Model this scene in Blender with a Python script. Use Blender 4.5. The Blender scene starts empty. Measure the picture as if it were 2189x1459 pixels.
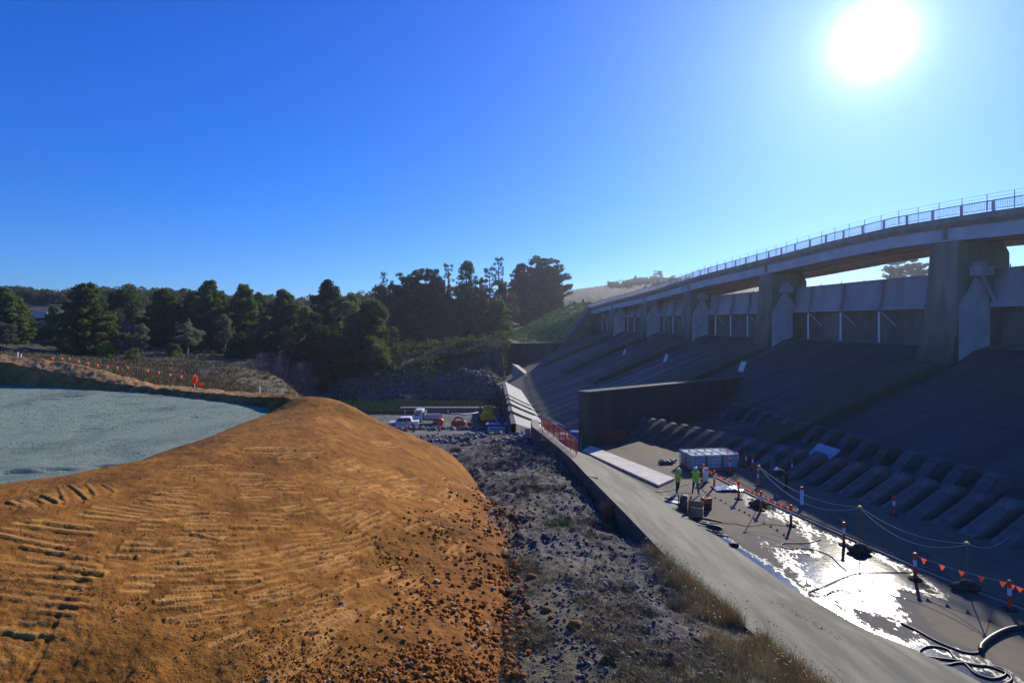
import bpy, bmesh, math, random
import numpy as np
from mathutils import Vector, Matrix, Euler
R = math.radians
sc = bpy.context.scene
col = sc.collection
random.seed(7)
rng = np.random.default_rng(11)

# ------------------------------------------------------------------ camera
F = 1215.0; CU = 1094.5; HV = 690.0; CH = 11.0        # focal length, centre column, horizon row (photo pixels), eye height (m)
cam = bpy.data.cameras.new('camera')
co = bpy.data.objects.new('camera', cam); col.objects.link(co)
co.location = (0, 0, CH); co.rotation_euler = (R(90), 0, 0)
cam.sensor_width = 36; cam.lens = 36 * F / 2189
cam.shift_y = -(729.5 - HV) / 2189
cam.clip_end = 6000; cam.clip_start = 0.1
sc.camera = co

# ------------------------------------------------------------------ light
SUN_AZ, SUN_EL = 31.5, 26.0                          # azimuth clockwise from +Y, elevation
sd = Vector((math.sin(R(SUN_AZ)) * math.cos(R(SUN_EL)), math.cos(R(SUN_AZ)) * math.cos(R(SUN_EL)), math.sin(R(SUN_EL))))
w = bpy.data.worlds.new('World'); sc.world = w; w.use_nodes = True
nt = w.node_tree; nt.nodes.clear()
def wn(t, **k):
    n = nt.nodes.new(t)
    for a, b in k.items(): setattr(n, a, b)
    return n
sky = wn('ShaderNodeTexSky', sky_type='NISHITA', sun_disc=False, sun_elevation=R(SUN_EL), sun_rotation=R(SUN_AZ), air_density=1.0, dust_density=0.3, ozone_density=4.0, altitude=600)
hs = wn('ShaderNodeHueSaturation'); hs.inputs['Saturation'].default_value = 1.3; hs.inputs['Value'].default_value = 1.0
nt.links.new(sky.outputs[0], hs.inputs['Color'])
tint = wn('ShaderNodeMix', data_type='RGBA', blend_type='MULTIPLY'); tint.inputs[0].default_value = 1
nt.links.new(hs.outputs[0], tint.inputs[6])
tg = wn('ShaderNodeTexCoord'); sx = wn('ShaderNodeSeparateXYZ'); nt.links.new(tg.outputs['Generated'], sx.inputs[0])
el = wn('ShaderNodeMapRange', interpolation_type='SMOOTHSTEP'); el.inputs[1].default_value = 0.0; el.inputs[2].default_value = 0.45; nt.links.new(sx.outputs[2], el.inputs[0])
tm = wn('ShaderNodeMix', data_type='RGBA'); nt.links.new(el.outputs[0], tm.inputs[0]); tm.inputs[6].default_value = (0.38, 0.78, 1.42, 1); tm.inputs[7].default_value = (0.43, 0.88, 1.66, 1)
nt.links.new(tm.outputs[2], tint.inputs[7])
tc = wn('ShaderNodeTexCoord')
dt = wn('ShaderNodeVectorMath', operation='DOT_PRODUCT')
gx, gy = (1865 - CU) / F, (HV - 88) / F
gd = Vector((gx, 1, gy)).normalized()
nt.links.new(tc.outputs['Generated'], dt.inputs[0]); dt.inputs[1].default_value = gd
cl = wn('ShaderNodeMath', operation='MINIMUM'); nt.links.new(dt.outputs['Value'], cl.inputs[0]); cl.inputs[1].default_value = 1
ac = wn('ShaderNodeMath', operation='ARCCOSINE'); nt.links.new(cl.outputs[0], ac.inputs[0])
def glow(width, amp, power, colr, prev):
    d = wn('ShaderNodeMath', operation='DIVIDE'); nt.links.new(ac.outputs[0], d.inputs[0]); d.inputs[1].default_value = R(width)
    p = wn('ShaderNodeMath', operation='POWER'); nt.links.new(d.outputs[0], p.inputs[0]); p.inputs[1].default_value = power
    m = wn('ShaderNodeMath', operation='MULTIPLY'); nt.links.new(p.outputs[0], m.inputs[0]); m.inputs[1].default_value = -1
    e = wn('ShaderNodeMath', operation='EXPONENT'); nt.links.new(m.outputs[0], e.inputs[0])
    a = wn('ShaderNodeMath', operation='MULTIPLY'); nt.links.new(e.outputs[0], a.inputs[0]); a.inputs[1].default_value = amp
    v = wn('ShaderNodeVectorMath', operation='SCALE'); v.inputs[0].default_value = colr; nt.links.new(a.outputs[0], v.inputs['Scale'])
    s = wn('ShaderNodeVectorMath', operation='ADD'); nt.links.new(prev, s.inputs[0]); nt.links.new(v.outputs[0], s.inputs[1])
    return s.outputs[0]
o_ = glow(1.6, 38, 1.5, (1, 1, 1), tint.outputs[2])
o_ = glow(4.2, 7.0, 1.0, (0.8, 0.92, 1.0), o_)
o_ = glow(20.0, 0.5, 1.5, (0.75, 0.9, 0.9), o_)
bg = wn('ShaderNodeBackground'); bg.inputs[1].default_value = 0.09
nt.links.new(o_, bg.inputs[0])
wo = wn('ShaderNodeOutputWorld'); nt.links.new(bg.outputs[0], wo.inputs[0])
sl = bpy.data.lights.new('sun', 'SUN'); sl.energy = 4.8; sl.angle = R(0.5); sl.color = (1, 0.93, 0.82)
so = bpy.data.objects.new('sun', sl); col.objects.link(so)
so.rotation_euler = sd.to_track_quat('Z', 'Y').to_euler()
sc.view_settings.view_transform = 'Standard'; sc.view_settings.look = 'None'
sc.view_settings.exposure = 0.22; sc.view_settings.gamma = 1
sc.cycles.max_bounces = 5; sc.cycles.volume_bounces = 0; sc.cycles.transparent_max_bounces = 4
sc.cycles.use_adaptive_sampling = True

# ------------------------------------------------------------------ helpers
def P(u, v, Y): return Vector(((u - CU) / F * Y, Y, CH - (v - HV) / F * Y))
def PZ(u, v, z): return P(u, v, F * (CH - z) / (v - HV))

def mat(name, c1, c2=None, scale=1.0, rough=0.85, bump=0.0, bscale=None, metal=0.0, detail=6, stretch=None, lo=0.35, hi=0.65, c3=None, s3=0.2, spec=0.3, attr=None, emit=None, rand=0.0, dist=0.05, coat=0.0, foot=None, joints=None):
    m = bpy.data.materials.new(name); m.use_nodes = True
    n = m.node_tree.nodes; L = m.node_tree.links; b = n['Principled BSDF']
    b.inputs['Roughness'].default_value = rough; b.inputs['Metallic'].default_value = metal
    b.inputs['Specular IOR Level'].default_value = spec
    if coat: b.inputs['Coat Weight'].default_value = coat; b.inputs['Coat Roughness'].default_value = 0.1
    tcn = n.new('ShaderNodeTexCoord'); vec = tcn.outputs['Object']
    if stretch is not None:
        mp = n.new('ShaderNodeMapping'); mp.inputs['Scale'].default_value = stretch; L.new(vec, mp.inputs[0]); vec = mp.outputs[0]
    def noise(s, d=detail):
        t = n.new('ShaderNodeTexNoise'); t.inputs['Scale'].default_value = s; t.inputs['Detail'].default_value = d; t.inputs['Roughness'].default_value = 0.6
        L.new(vec, t.inputs['Vector']); return t
    def ramp(t, lo, hi):
        r = n.new('ShaderNodeMapRange'); r.inputs[1].default_value = lo; r.inputs[2].default_value = hi; L.new(t.outputs['Fac'], r.inputs[0]); return r.outputs[0]
    def mix(f, a, bb, mode='MIX'):
        x = n.new('ShaderNodeMix'); x.data_type = 'RGBA'; x.blend_type = mode
        if hasattr(f, 'is_linked'): L.new(f, x.inputs[0])
        else: x.inputs[0].default_value = f
        for k, q in ((6, a), (7, bb)):
            if hasattr(q, 'is_linked'): L.new(q, x.inputs[k])
            else: x.inputs[k].default_value = (*q, 1)
        return x.outputs[2]
    if attr:
        a = n.new('ShaderNodeAttribute'); a.attribute_name = attr; base = a.outputs['Color']
        base = mix(ramp(noise(scale), lo, hi), mix(1.0, base, c1, 'MULTIPLY'), mix(1.0, base, c2 or c1, 'MULTIPLY'))
    elif c2 is not None:
        base = mix(ramp(noise(scale), lo, hi), c1, c2)
    else: base = c1
    if c3 is not None: base = mix(ramp(noise(s3), 0.5, 0.68), base, c3)
    if foot:                                                 # algae and silt stains that thin out with height: (colour, z low, z high)
        sp = n.new('ShaderNodeSeparateXYZ'); L.new(tcn.outputs['Object'], sp.inputs[0]); ad = n.new('ShaderNodeMath'); ad.operation = 'MULTIPLY_ADD'
        L.new(noise(1.3).outputs['Fac'], ad.inputs[0]); ad.inputs[1].default_value = 7.0; L.new(sp.outputs[2], ad.inputs[2])
        r = n.new('ShaderNodeMapRange'); r.inputs[1].default_value = foot[1]+3.5; r.inputs[2].default_value = foot[2]+3.5; L.new(ad.outputs[0], r.inputs[0]); base = mix(r.outputs[0], foot[0], base)
    if joints:                                               # formwork lift and bay joints, set out square to the crest
        mp = n.new('ShaderNodeMapping'); mp.inputs['Rotation'].default_value = (0, 0, -math.atan(0.14)); L.new(tcn.outputs['Object'], mp.inputs[0])
        bt = n.new('ShaderNodeTexBrick'); L.new(mp.outputs[0], bt.inputs[0]); bt.offset = 0; bt.inputs['Scale'].default_value = 1.0; bt.inputs['Mortar Size'].default_value = joints[2]; bt.inputs['Brick Width'].default_value = joints[0]; bt.inputs['Row Height'].default_value = joints[1]; bt.inputs['Mortar Smooth'].default_value = .4
        base = mix(bt.outputs['Fac'], base, mix(1.0, base, (.45,.45,.45), 'MULTIPLY'))
    if rand:
        oi = n.new('ShaderNodeObjectInfo'); h = n.new('ShaderNodeHueSaturation'); r = n.new('ShaderNodeMapRange')
        r.inputs[3].default_value = 1 - rand; r.inputs[4].default_value = 1 + rand; L.new(oi.outputs['Random'], r.inputs[0]); L.new(r.outputs[0], h.inputs['Value'])
        if hasattr(base, 'is_linked'): L.new(base, h.inputs['Color'])
        else: h.inputs['Color'].default_value = (*base, 1)
        base = h.outputs[0]
    if hasattr(base, 'is_linked'): L.new(base, b.inputs['Base Color'])
    else: b.inputs['Base Color'].default_value = (*base, 1)
    if bump:
        bp = n.new('ShaderNodeBump'); bp.inputs['Strength'].default_value = bump; bp.inputs['Distance'].default_value = dist
        L.new(noise(bscale or scale * 4, 8).outputs['Fac'], bp.inputs['Height']); L.new(bp.outputs[0], b.inputs['Normal'])
    return m

class MB:
    """collects shapes and links them as one mesh object"""
    def __init__(s): s.v = []; s.f = []
    def add(s, vs, fs):
        k = len(s.v); s.v += [tuple(x) for x in vs]; s.f += [tuple(i + k for i in f) for f in fs]; return s
    def box(s, c, d, rot=None, taper=1.0):
        x, y, z = (q / 2 for q in d); M = rot or Matrix.Identity(3); c = Vector(c); t = taper
        vs = [c + M @ Vector(p) for p in ((-x,-y,-z),(x,-y,-z),(x,y,-z),(-x,y,-z),(-x*t,-y*t,z),(x*t,-y*t,z),(x*t,y*t,z),(-x*t,y*t,z))]
        return s.add(vs, [(3,2,1,0),(4,5,6,7),(0,1,5,4),(1,2,6,5),(2,3,7,6),(3,0,4,7)])
    def tube(s, pts, r, n=6, cap=True):
        pts = [Vector(p) for p in pts]; rr = r if isinstance(r, (list, tuple)) else [r] * len(pts); vs = []
        up0 = None
        for i, p in enumerate(pts):
            d = (pts[min(i + 1, len(pts) - 1)] - pts[max(i - 1, 0)]).normalized()
            ref = Vector((0, 0, 1)) if abs(d.z) < 0.95 else Vector((1, 0, 0))
            a = d.cross(ref).normalized()
            if up0 is not None and a.dot(up0) < 0: a = -a
            up0 = a; b = d.cross(a)
            vs += [p + (a * math.cos(2*math.pi*k/n) + b * math.sin(2*math.pi*k/n)) * rr[i] for k in range(n)]
        fs = [(i*n+k, i*n+(k+1)%n, (i+1)*n+(k+1)%n, (i+1)*n+k) for i in range(len(pts)-1) for k in range(n)]
        if cap: fs += [tuple(range(n))[::-1], tuple((len(pts)-1)*n + k for k in range(n))]
        return s.add(vs, fs)
    def lathe(s, prof, c=(0,0,0), n=12, axis=2):
        vs = []; c = Vector(c)
        for r, z in prof:
            for k in range(n):
                a = 2*math.pi*k/n; p = (r*math.cos(a), r*math.sin(a), z)
                if axis == 0: p = (p[2], p[0], p[1])
                if axis == 1: p = (p[0], p[2], p[1])
                vs.append(c + Vector(p))
        m = len(prof)
        fs = [(i*n+k, i*n+(k+1)%n, (i+1)*n+(k+1)%n, (i+1)*n+k) for i in range(m-1) for k in range(n)]
        fs += [tuple(range(n))[::-1], tuple((m-1)*n+k for k in range(n))]
        return s.add(vs, fs)
    def prism(s, poly, d, fn):
        """poly: 2-D points, d=(d0,d1); fn(p, d) -> 3-D"""
        n = len(poly); vs = [fn(p, d[0]) for p in poly] + [fn(p, d[1]) for p in poly]
        return s.add(vs, [tuple(range(n))[::-1], tuple(range(n, 2*n))] + [(i, (i+1) % n, n+(i+1) % n, n+i) for i in range(n)])
    def grid(s, rows):
        m, n = len(rows), len(rows[0])
        return s.add([p for r in rows for p in r], [(i*n+j, i*n+j+1, (i+1)*n+j+1, (i+1)*n+j) for i in range(m-1) for j in range(n-1)])
    def blob(s, c, r, seed=0, sub=1, sq=(1,1,1), rough=0.25):
        rd = random.Random(seed); bm = bmesh.new(); bmesh.ops.create_icosphere(bm, subdivisions=sub, radius=1)
        c = Vector(c); ax = Euler((rd.random()*6, rd.random()*6, rd.random()*6)).to_matrix()
        vs = []
        for v in bm.verts:
            k = 1 + rd.uniform(-rough, rough); q = ax @ v.co
            vs.append(c + Vector((q.x*sq[0], q.y*sq[1], q.z*sq[2])) * r * k)
        fs = [tuple(v.index for v in f.verts) for f in bm.faces]; bm.free()
        return s.add(vs, fs)
    def mesh(s, name):
        m = bpy.data.meshes.new(name); m.from_pydata(s.v, [], s.f); m.update(); return m
    def build(s, name, m, parent=None, smooth=False, loc=None, bevel=0, fixn=True):
        me = s.mesh(name)
        if fixn and len(me.polygons) < 60000:
            bm = bmesh.new(); bm.from_mesh(me); bmesh.ops.recalc_face_normals(bm, faces=bm.faces); bm.to_mesh(me); bm.free()
        if smooth: me.polygons.foreach_set('use_smooth', [True] * len(me.polygons))
        me.materials.append(m)
        o = bpy.data.objects.new(name, me); col.objects.link(o)
        if parent: o.parent = parent
        if loc is not None: o.location = loc
        if bevel:
            b = o.modifiers.new('bevel', 'BEVEL'); b.width = bevel; b.segments = 2; b.limit_method = 'ANGLE'
        return o

def tag(o, label, cat, group=None, kind=None):
    if label: o['label'] = label
    if cat: o['category'] = cat
    if group: o['group'] = group
    if kind: o['kind'] = kind
    return o
def thing(name, label, cat, loc=(0,0,0), rz=0, group=None, scale=None):
    o = bpy.data.objects.new(name, None); col.objects.link(o); o.empty_display_size = 0.2
    o.location = loc; o.rotation_euler = (0, 0, rz)
    if scale: o.scale = scale if hasattr(scale, '__len__') else (scale,) * 3
    return tag(o, label, cat, group)
def dup(root, loc, rz, label=None, group=None, scale=None):
    r = root.copy(); col.objects.link(r); r.location = loc; r.rotation_euler = (0, 0, rz)
    if scale: r.scale = scale if hasattr(scale, '__len__') else (scale,) * 3
    if label: r['label'] = label
    if group: r['group'] = group
    for ch in root.children:
        c = ch.copy(); col.objects.link(c); c.parent = r
        for g in ch.children:
            d = g.copy(); col.objects.link(d); d.parent = c
    return r
def structure(o):
    o['kind'] = 'structure'; return o

def fastmesh(name, V, Fq, m, attr=None, smooth=True):
    """V (n,3) array, Fq (m,k) int array"""
    me = bpy.data.meshes.new(name); k = Fq.shape[1]
    me.vertices.add(len(V)); me.vertices.foreach_set('co', V.astype(np.float32).ravel())
    me.loops.add(Fq.size); me.loops.foreach_set('vertex_index', Fq.astype(np.int32).ravel())
    me.polygons.add(len(Fq)); me.polygons.foreach_set('loop_start', np.arange(0, Fq.size, k, dtype=np.int32)); me.polygons.foreach_set('loop_total', np.full(len(Fq), k, dtype=np.int32))
    if smooth: me.polygons.foreach_set('use_smooth', np.ones(len(Fq), dtype=bool))
    me.update(calc_edges=True)
    if attr is not None:
        ca = me.color_attributes.new('soil', 'FLOAT_COLOR', 'POINT')
        ca.data.foreach_set('color', np.concatenate([attr, np.ones((len(attr), 1))], 1).astype(np.float32).ravel())
    me.materials.append(m)
    o = bpy.data.objects.new(name, me); col.objects.link(o); return o

# value noise
def _h(ix, iy, seed):
    n = (ix.astype(np.int64) * 374761393 + iy.astype(np.int64) * 668265263 + seed * 974634777) & 0xffffffff
    n = ((n ^ (n >> 13)) * 1274126177) & 0xffffffff
    return ((n ^ (n >> 16)) & 0xffff) / 65535.0
def vnoise(x, y, seed=0):
    ix, iy = np.floor(x), np.floor(y); fx, fy = x - ix, y - iy
    fx = fx*fx*(3-2*fx); fy = fy*fy*(3-2*fy)
    a, b, c, d = _h(ix, iy, seed), _h(ix+1, iy, seed), _h(ix, iy+1, seed), _h(ix+1, iy+1, seed)
    return (a*(1-fx)+b*fx)*(1-fy) + (c*(1-fx)+d*fx)*fy
def fbm(x, y, sc_, oct=4, seed=0, ridge=False):
    t = 0; amp = 1.0; tot = 0; f = 1/sc_; c, s = 0.8, 0.6
    for k in range(oct):
        n = vnoise(x*f, y*f, seed+k)
        if ridge: n = 1-abs(2*n-1)
        t = t + amp*n; tot += amp; amp *= 0.5; f *= 2.03; x, y = c*x-s*y+17.3, s*x+c*y-9.1
    return t/tot - 0.5
def cells(x, y, size, seed=0):
    """distance to nearest jittered point: lumps"""
    x = x/size; y = y/size; ix, iy = np.floor(x), np.floor(y); best = np.full_like(x, 9.0)
    for i in (-1, 0, 1):
        for j in (-1, 0, 1):
            px = ix+i+_h(ix+i, iy+j, seed); py = iy+j+_h(ix+i, iy+j, seed+5)
            best = np.minimum(best, (px-x)**2+(py-y)**2)
    return np.sqrt(best)

class TPS:
    """smooth height surface through control points, in (column, log depth) coordinates"""
    def __init__(s, pts, lam=1e-4):
        s.p = np.array([[q[0]/q[1], math.log(q[1])*0.9] for q in pts]); z = np.array([q[2] for q in pts]); n = len(pts)
        K = s.U(s.p[:, None], s.p[None]); Q = np.concatenate([np.ones((n, 1)), s.p], 1)
        A = np.zeros((n+3, n+3)); A[:n, :n] = K + lam*np.eye(n); A[:n, n:] = Q; A[n:, :n] = Q.T
        s.w = np.linalg.solve(A, np.concatenate([z, np.zeros(3)]))
    def U(s, a, b):
        r2 = ((a-b)**2).sum(-1); return r2*np.log(r2+1e-9)
    def __call__(s, x, y):
        x = np.asarray(x, float); y = np.asarray(y, float); q = np.stack([x/y, np.log(y)*0.9], -1); n = len(s.p); out = s.w[n] + q[..., 0]*s.w[n+1] + q[..., 1]*s.w[n+2]
        for i in range(n): out = out + s.w[i]*s.U(q, s.p[i])
        return out
# ------------------------------------------------------------------ terrain
def px(u, v, z):                       # control point from photo pixel + height
    p = PZ(u, v, z); return (p.x, p.y, z)
def py(u, v, Y):                       # from pixel + distance
    p = P(u, v, Y); return (p.x, p.y, p.z)
def pu(u, Y, z): return ((u - CU) / F * Y, Y, z)
ROCK, DRY, GREEN, YARD, WOODS, HILL, BED, EARTH = 0, 1, 2, 3, 4, 5, 6, 7
TC = []
def tcs(kind, *pts):
    for p in pts: TC.append((*p, kind))
tcs(ROCK, px(1200,1000,1.3), px(1320,1125,0.9), px(1100,1000,0.6), px(1200,1150,1.6), px(1430,1240,1.7), px(1100,1150,1.7), px(1050,1040,0.9), px(1000,985,-.6), px(1200,975,1.4), px(1160,962,1.0), px(1300,1250,2.0), px(1420,1330,2.2))
tcs(DRY, px(1120,1270,1.9), px(1250,1300,2.3), px(1300,1459,2.6), px(1600,1459,2.5), px(1070,1459,2.2), px(1540,1340,2.1), px(1100,1380,2.1), px(1180,1400,2.3))
tcs(ROCK, px(1500,1459,2.6), px(1400,1420,2.5))
tcs(ROCK, (-2,9,2.9), (6,9,3.0), (9,8,2.8))
tcs(ROCK, px(1000,960,-1.6), px(950,945,-2.8), px(1100,950,-2.0), px(1060,935,-4.0), px(900,938,-4.2), px(1128,932,0.2), px(1112,930,-2.0))
tcs(YARD, px(850,925,-6.0), px(1000,922,-5.8), px(1060,922,-5.8), px(850,905,-6.6), px(1000,905,-6.5), px(1070,900,-6.5), px(760,905,-6.5), px(800,886,-6.8), px(950,886,-6.8), px(1060,886,-6.8))
tcs(BED, pu(800,121,-9.8), pu(950,121,-9.8), pu(1050,121,-9.8), pu(700,140,-9.6), pu(850,140,-9.6), pu(1000,132,-9.5), pu(1050,135,-9.2), pu(600,120,-9.3), pu(640,138,-9.2))
tcs(ROCK, px(800,846,-8.2), px(1000,848,-8.2), px(1050,842,-7.5), px(900,838,-7.6), px(700,843,-8.2), px(1000,820,-6.2), px(1060,810,-5.0), py(1050,782,162), py(1075,800,162), py(1040,795,156))
tcs(DRY, py(900,800,158), py(990,790,156), py(900,756,172), py(1000,756,170), py(1050,752,166), py(830,790,160), py(750,812,157), py(700,826,156), py(620,812,140), py(830,815,154))
tcs(WOODS, py(800,765,176), py(700,785,172), py(600,780,168), py(500,772,156), py(400,752,165), py(300,752,152), py(200,765,145), py(100,752,145), py(0,735,145), py(-300,735,145), py(-900,735,145), pu(820,250,1.5), pu(900,255,2.0), pu(1000,255,2.2), pu(1055,240,2.6), pu(900,200,1.2), pu(1000,200,1.4))
tcs(DRY, py(300,770,130), py(400,778,125), py(500,800,120), py(600,822,115), py(400,800,100), py(500,822,95), py(200,770,115))
tcs(WOODS, py(0,640,380), py(200,640,400), py(400,642,420), py(600,652,450), py(750,652,450), py(900,672,350), py(1000,672,350), pu(1100,320,9.5), pu(1150,340,10.5), pu(1190,345,13), pu(1110,380,14), py(-400,630,380), py(-1200,620,380), py(100,700,210), py(400,700,225), py(650,705,230))
tcs(GREEN, py(1100,722,190), py(1180,722,188), py(1236,672,205), py(1160,690,205), py(1210,655,235), py(1255,668,190))
tcs(HILL, py(1230,645,420), py(1215,620,1000), py(1300,617,1000), py(1390,600,900), py(1500,596,900), py(1600,632,420), py(1600,612,900), py(1900,630,500), py(2200,640,400), py(2700,640,300), py(1100,640,900), py(700,660,1100), py(200,650,1100), py(-600,640,1100), py(3500,640,400), py(1000,640,2400), py(-1000,640,2400), py(3000,640,2400))
tcs(BED, (36,190,8), (60,150,7), (70,110,6), (70,60,6), (90,40,6), (110,90,7))
tcs(BED, (25,60,-6), (40,50,-5), (20,30,-3), (14,20,-2), (14,12,-1.5), (30,20,-3), (8,80,-7.5), (12,130,-7.5), (-1,100,-7.2), (10,160,-7.5), (10,45,-3), (30,90,-6))
tcs(DRY, pu(0,63,4.2), pu(-300,63,4), pu(300,61,3), pu(500,57,1.6), pu(620,55,-1), pu(690,60,-3.2), pu(690,85,-5.4), pu(650,105,-4.5), pu(500,75,1.0), pu(250,85,3.4), pu(0,90,4.4), pu(-400,90,4.4))
tcs(EARTH, pu(300,45,2.2), pu(0,40,2.4), pu(-200,30,2.4), pu(400,30,2.4), pu(600,30,1.6), pu(750,30,1.2), pu(800,25,1.0), pu(900,20,1.2), pu(600,16,1.6), pu(200,12,1.8), pu(900,12,1.6), pu(800,42,-.8), pu(700,46,.2), pu(-400,15,2), pu(900,34,-.3))
tz0 = TPS(TC)
TCOL = np.array([(0.112,0.102,0.10), (0.13,0.112,0.076), (0.25,0.29,0.08), (0.15,0.155,0.145), (0.06,0.057,0.037), (0.10,0.095,0.055), (0.11,0.11,0.08), (0.30,0.17,0.08)])
TAMP = np.array([0.55, 0.22, 0.5, 0.10, 0.9, 2.5, 0.3, 0.2])
_tp = np.array([[p[0]/p[1], math.log(p[1])*0.9] for p in TC]); _tk = np.array([int(p[3]) for p in TC])
def twts(x, y):
    q = np.stack([x/y + 0.05*fbm(x, y, 6, 3, 91)*np.minimum(1, 12/y), np.log(y)*0.9 + 0.10*fbm(x, y, 7, 3, 95)], -1)
    W = np.zeros(x.shape + (len(TCOL),))
    for i in range(len(_tp)):
        d2 = ((q-_tp[i])**2).sum(-1); W[..., _tk[i]] += 1/(d2+1e-4)**2
    return W/W.sum(-1, keepdims=True)
def smooth(a, b, x): t = np.clip((x-a)/(b-a), 0, 1); return t*t*(3-2*t)
def slab_outer_x(y): return np.interp(y, SOY, SOX)
SLAB_O = [(-1,8),(7.66,14.2)]
_so = [(9.1,6,2.0),(8.45,10,2.0)] + [tuple(PZ(u,v,2.0)) for u, v in ((1750,1459),(1600,1345),(1450,1215),(1330,1090),(1225,985),(1195,958),(1160,930),(1138,912))]
_si = [(15.9,6,0),(15.3,12,0)] + [tuple(PZ(u,v,0.0)) for u, v in ((2100,1459),(1990,1402),(1850,1345),(1700,1262),(1560,1165),(1440,1075),(1330,1010),(1245,966))]
SOY = np.array([p[1] for p in _so]); SOX = np.array([p[0] for p in _so]); SIY = np.array([p[1] for p in _si]); SIX = np.array([p[0] for p in _si])
def terrain_z(x, y, W=None):
    if W is None: W = twts(x, y)
    z = tz0(x, y); amp = W @ TAMP
    near = smooth(70, 30, y)
    n = fbm(x, y, 5.0, 3, 3) + 0.8*fbm(x, y, 1.7, 4, 8, True)
    z = z + amp*n + W[..., 0]*near*(0.34*fbm(x*1.4, y*0.8, .9, 5, 21, True) + 0.12*(0.45-cells(x*1.3+0.4*fbm(x,y,.7,2,5), y*0.8, 0.75, 4)))
    z = z + W[..., 1]*near*0.10*fbm(x, y, 0.35, 3, 31)
    fb_ = smooth(149,157,y)*smooth(205,185,y)*smooth(3,-3,x); z = z + fb_*(1.7*fbm(x,y,7,3,201,True)+.8*fbm(x,y,2.2,4,205,True)-.1)
    edge = np.interp(y, SOY, SOX)
    cut = smooth(-0.05, 0.35, x-edge)*(y < 54)
    z = np.where(y < 54, z*(1-cut) + np.minimum(z, -1.5)*cut, z)
    lim = smooth(3.2, 0.0, edge-x)*(y < 52)
    z = np.where((y < 52) & (x < edge+.2), np.minimum(z, 2.0-np.interp(y,[17,22,27,36,45],[.02,.10,.50,.42,.2])+0.9*(1-lim)+3*(1-smooth(8,3,edge-x))), z)
    nr = smooth(1.5, 0.1, edge-x)*smooth(27, 23, y)*(x < edge+.2)
    z = z*(1-nr) + nr*(1.93-np.interp(y,[17,22,27],[0,.1,.45])+0.12*fbm(x,y,.7,3,88))
    return z
us = np.concatenate([np.linspace(-2400,-100,50), np.linspace(-60,640,120), np.linspace(644,1780,400), np.linspace(1800,4400,90)])
Ys = np.exp(np.concatenate([np.linspace(math.log(7),math.log(55),330)[:-1], np.linspace(math.log(55),math.log(300),300)[:-1], np.linspace(math.log(300),math.log(1500),60)]))
aa, Yg = np.meshgrid((us-CU)/F, Ys); X = aa*Yg; W = twts(X, Yg); Z = terrain_z(X, Yg, W)
basin = (X > np.interp(Yg, SOY, SOX)) & (Yg < 62) & (X < 48); Z = np.where(basin, np.minimum(Z, -1.2), Z)
far_b = (X > np.interp(Yg, [62,82,130,175], [4,4.4,1,-3])) & (Yg >= 62) & (Yg < 178) & (X < 47-.14*Yg); Z = np.where(far_b, np.minimum(Z, -6.5), Z)
C = W @ TCOL
C = C*(0.75+0.6*fbm(X, Yg, 2.0, 4, 41)[..., None]+0.25)
gr = smooth(0.05, 0.2, fbm(X, Yg, 3.5, 4, 61))*(W[..., 0]+W[..., 1])*0.55                # grass patches between the rocks
C = C*(1-gr[..., None]) + gr[..., None]*np.array([0.13,0.11,0.062])
red = smooth(0.5, -1.0, X+0.45-1.6*fbm(X,Yg,1.2,3,77))*(Yg < 34)*smooth(34,26,Yg)             # orange spoil strewn beside the bank
C = C*(1-red[..., None]*.55) + red[..., None]*.55*np.array([0.27,0.13,0.045])
def quads(nr, nc):
    i = np.arange(nr*nc).reshape(nr, nc); return np.stack([i[:-1,:-1], i[:-1,1:], i[1:,1:], i[1:,:-1]], -1).reshape(-1, 4)
m_terrain = mat('terrain', (1.25,1.2,1.1), (0.5,0.5,0.52), 1.3, 0.95, 0.9, 7.0, attr='soil', detail=10, lo=.38, hi=.62, dist=0.09)
terrain = structure(fastmesh('terrain', np.stack([X, Yg, Z], -1).reshape(-1,3), quads(*X.shape), m_terrain, C.reshape(-1,3)))
def ground(x, y):
    xx, yy = np.array([float(x)]), np.array([float(y)]); return float(terrain_z(xx, yy)[0])

# ------------------------------------------------------------------ orange earth embankment
G = 5.0                                   # height of the gravel platform
DC = [px(-250,1095,5.22), px(-100,1062,5.22), px(0,1037,5.22), px(150,1015,5.22), px(300,985,5.22), px(450,935,5.22), px(545,897,5.22), px(585,880,5.15)]
DC += [px(-100,1000,4.6), px(100,965,4.6), px(300,940,4.6), px(450,908,4.6), px(-250,1010,4.6), px(530,885,4.7), px(100,900,4.4), px(-200,900,4.4), px(350,890,4.4)]
DC += [py(600,866,38.5), py(640,849,39), py(690,852,38), py(740,872,37), (-12.6,43,4.0), (-13.5,48,1.4), (-9,45,.6), (-16.5,45,3.5)]
DC += [px(-250,1459,4.1), px(0,1459,3.7), px(350,1459,3.3), px(700,1459,2.85), px(950,1459,2.55), px(0,1240,4.55), px(300,1200,4.3), px(600,1200,3.65), px(850,1200,2.9), px(990,1200,2.35), px(600,1000,4.7), px(750,950,4.5), px(950,1060,2.05), px(1020,1040,.85), px(-250,1240,4.7), px(450,1080,4.6), px(300,1340,3.8), px(650,1340,3.2)]
DC += [py(748,886,36.5), py(791,911,36), py(838,935,35.5), py(889,957,35.5), py(927,972,36), py(969,991,36.5), py(720,905,33.5), py(800,960,31.5), py(860,990,31)]
DC += [px(1078,1150,1.72), px(1065,1080,.95), px(1060,1300,2.0), px(1065,1459,2.2), px(1000,1008,.6)]
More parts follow.
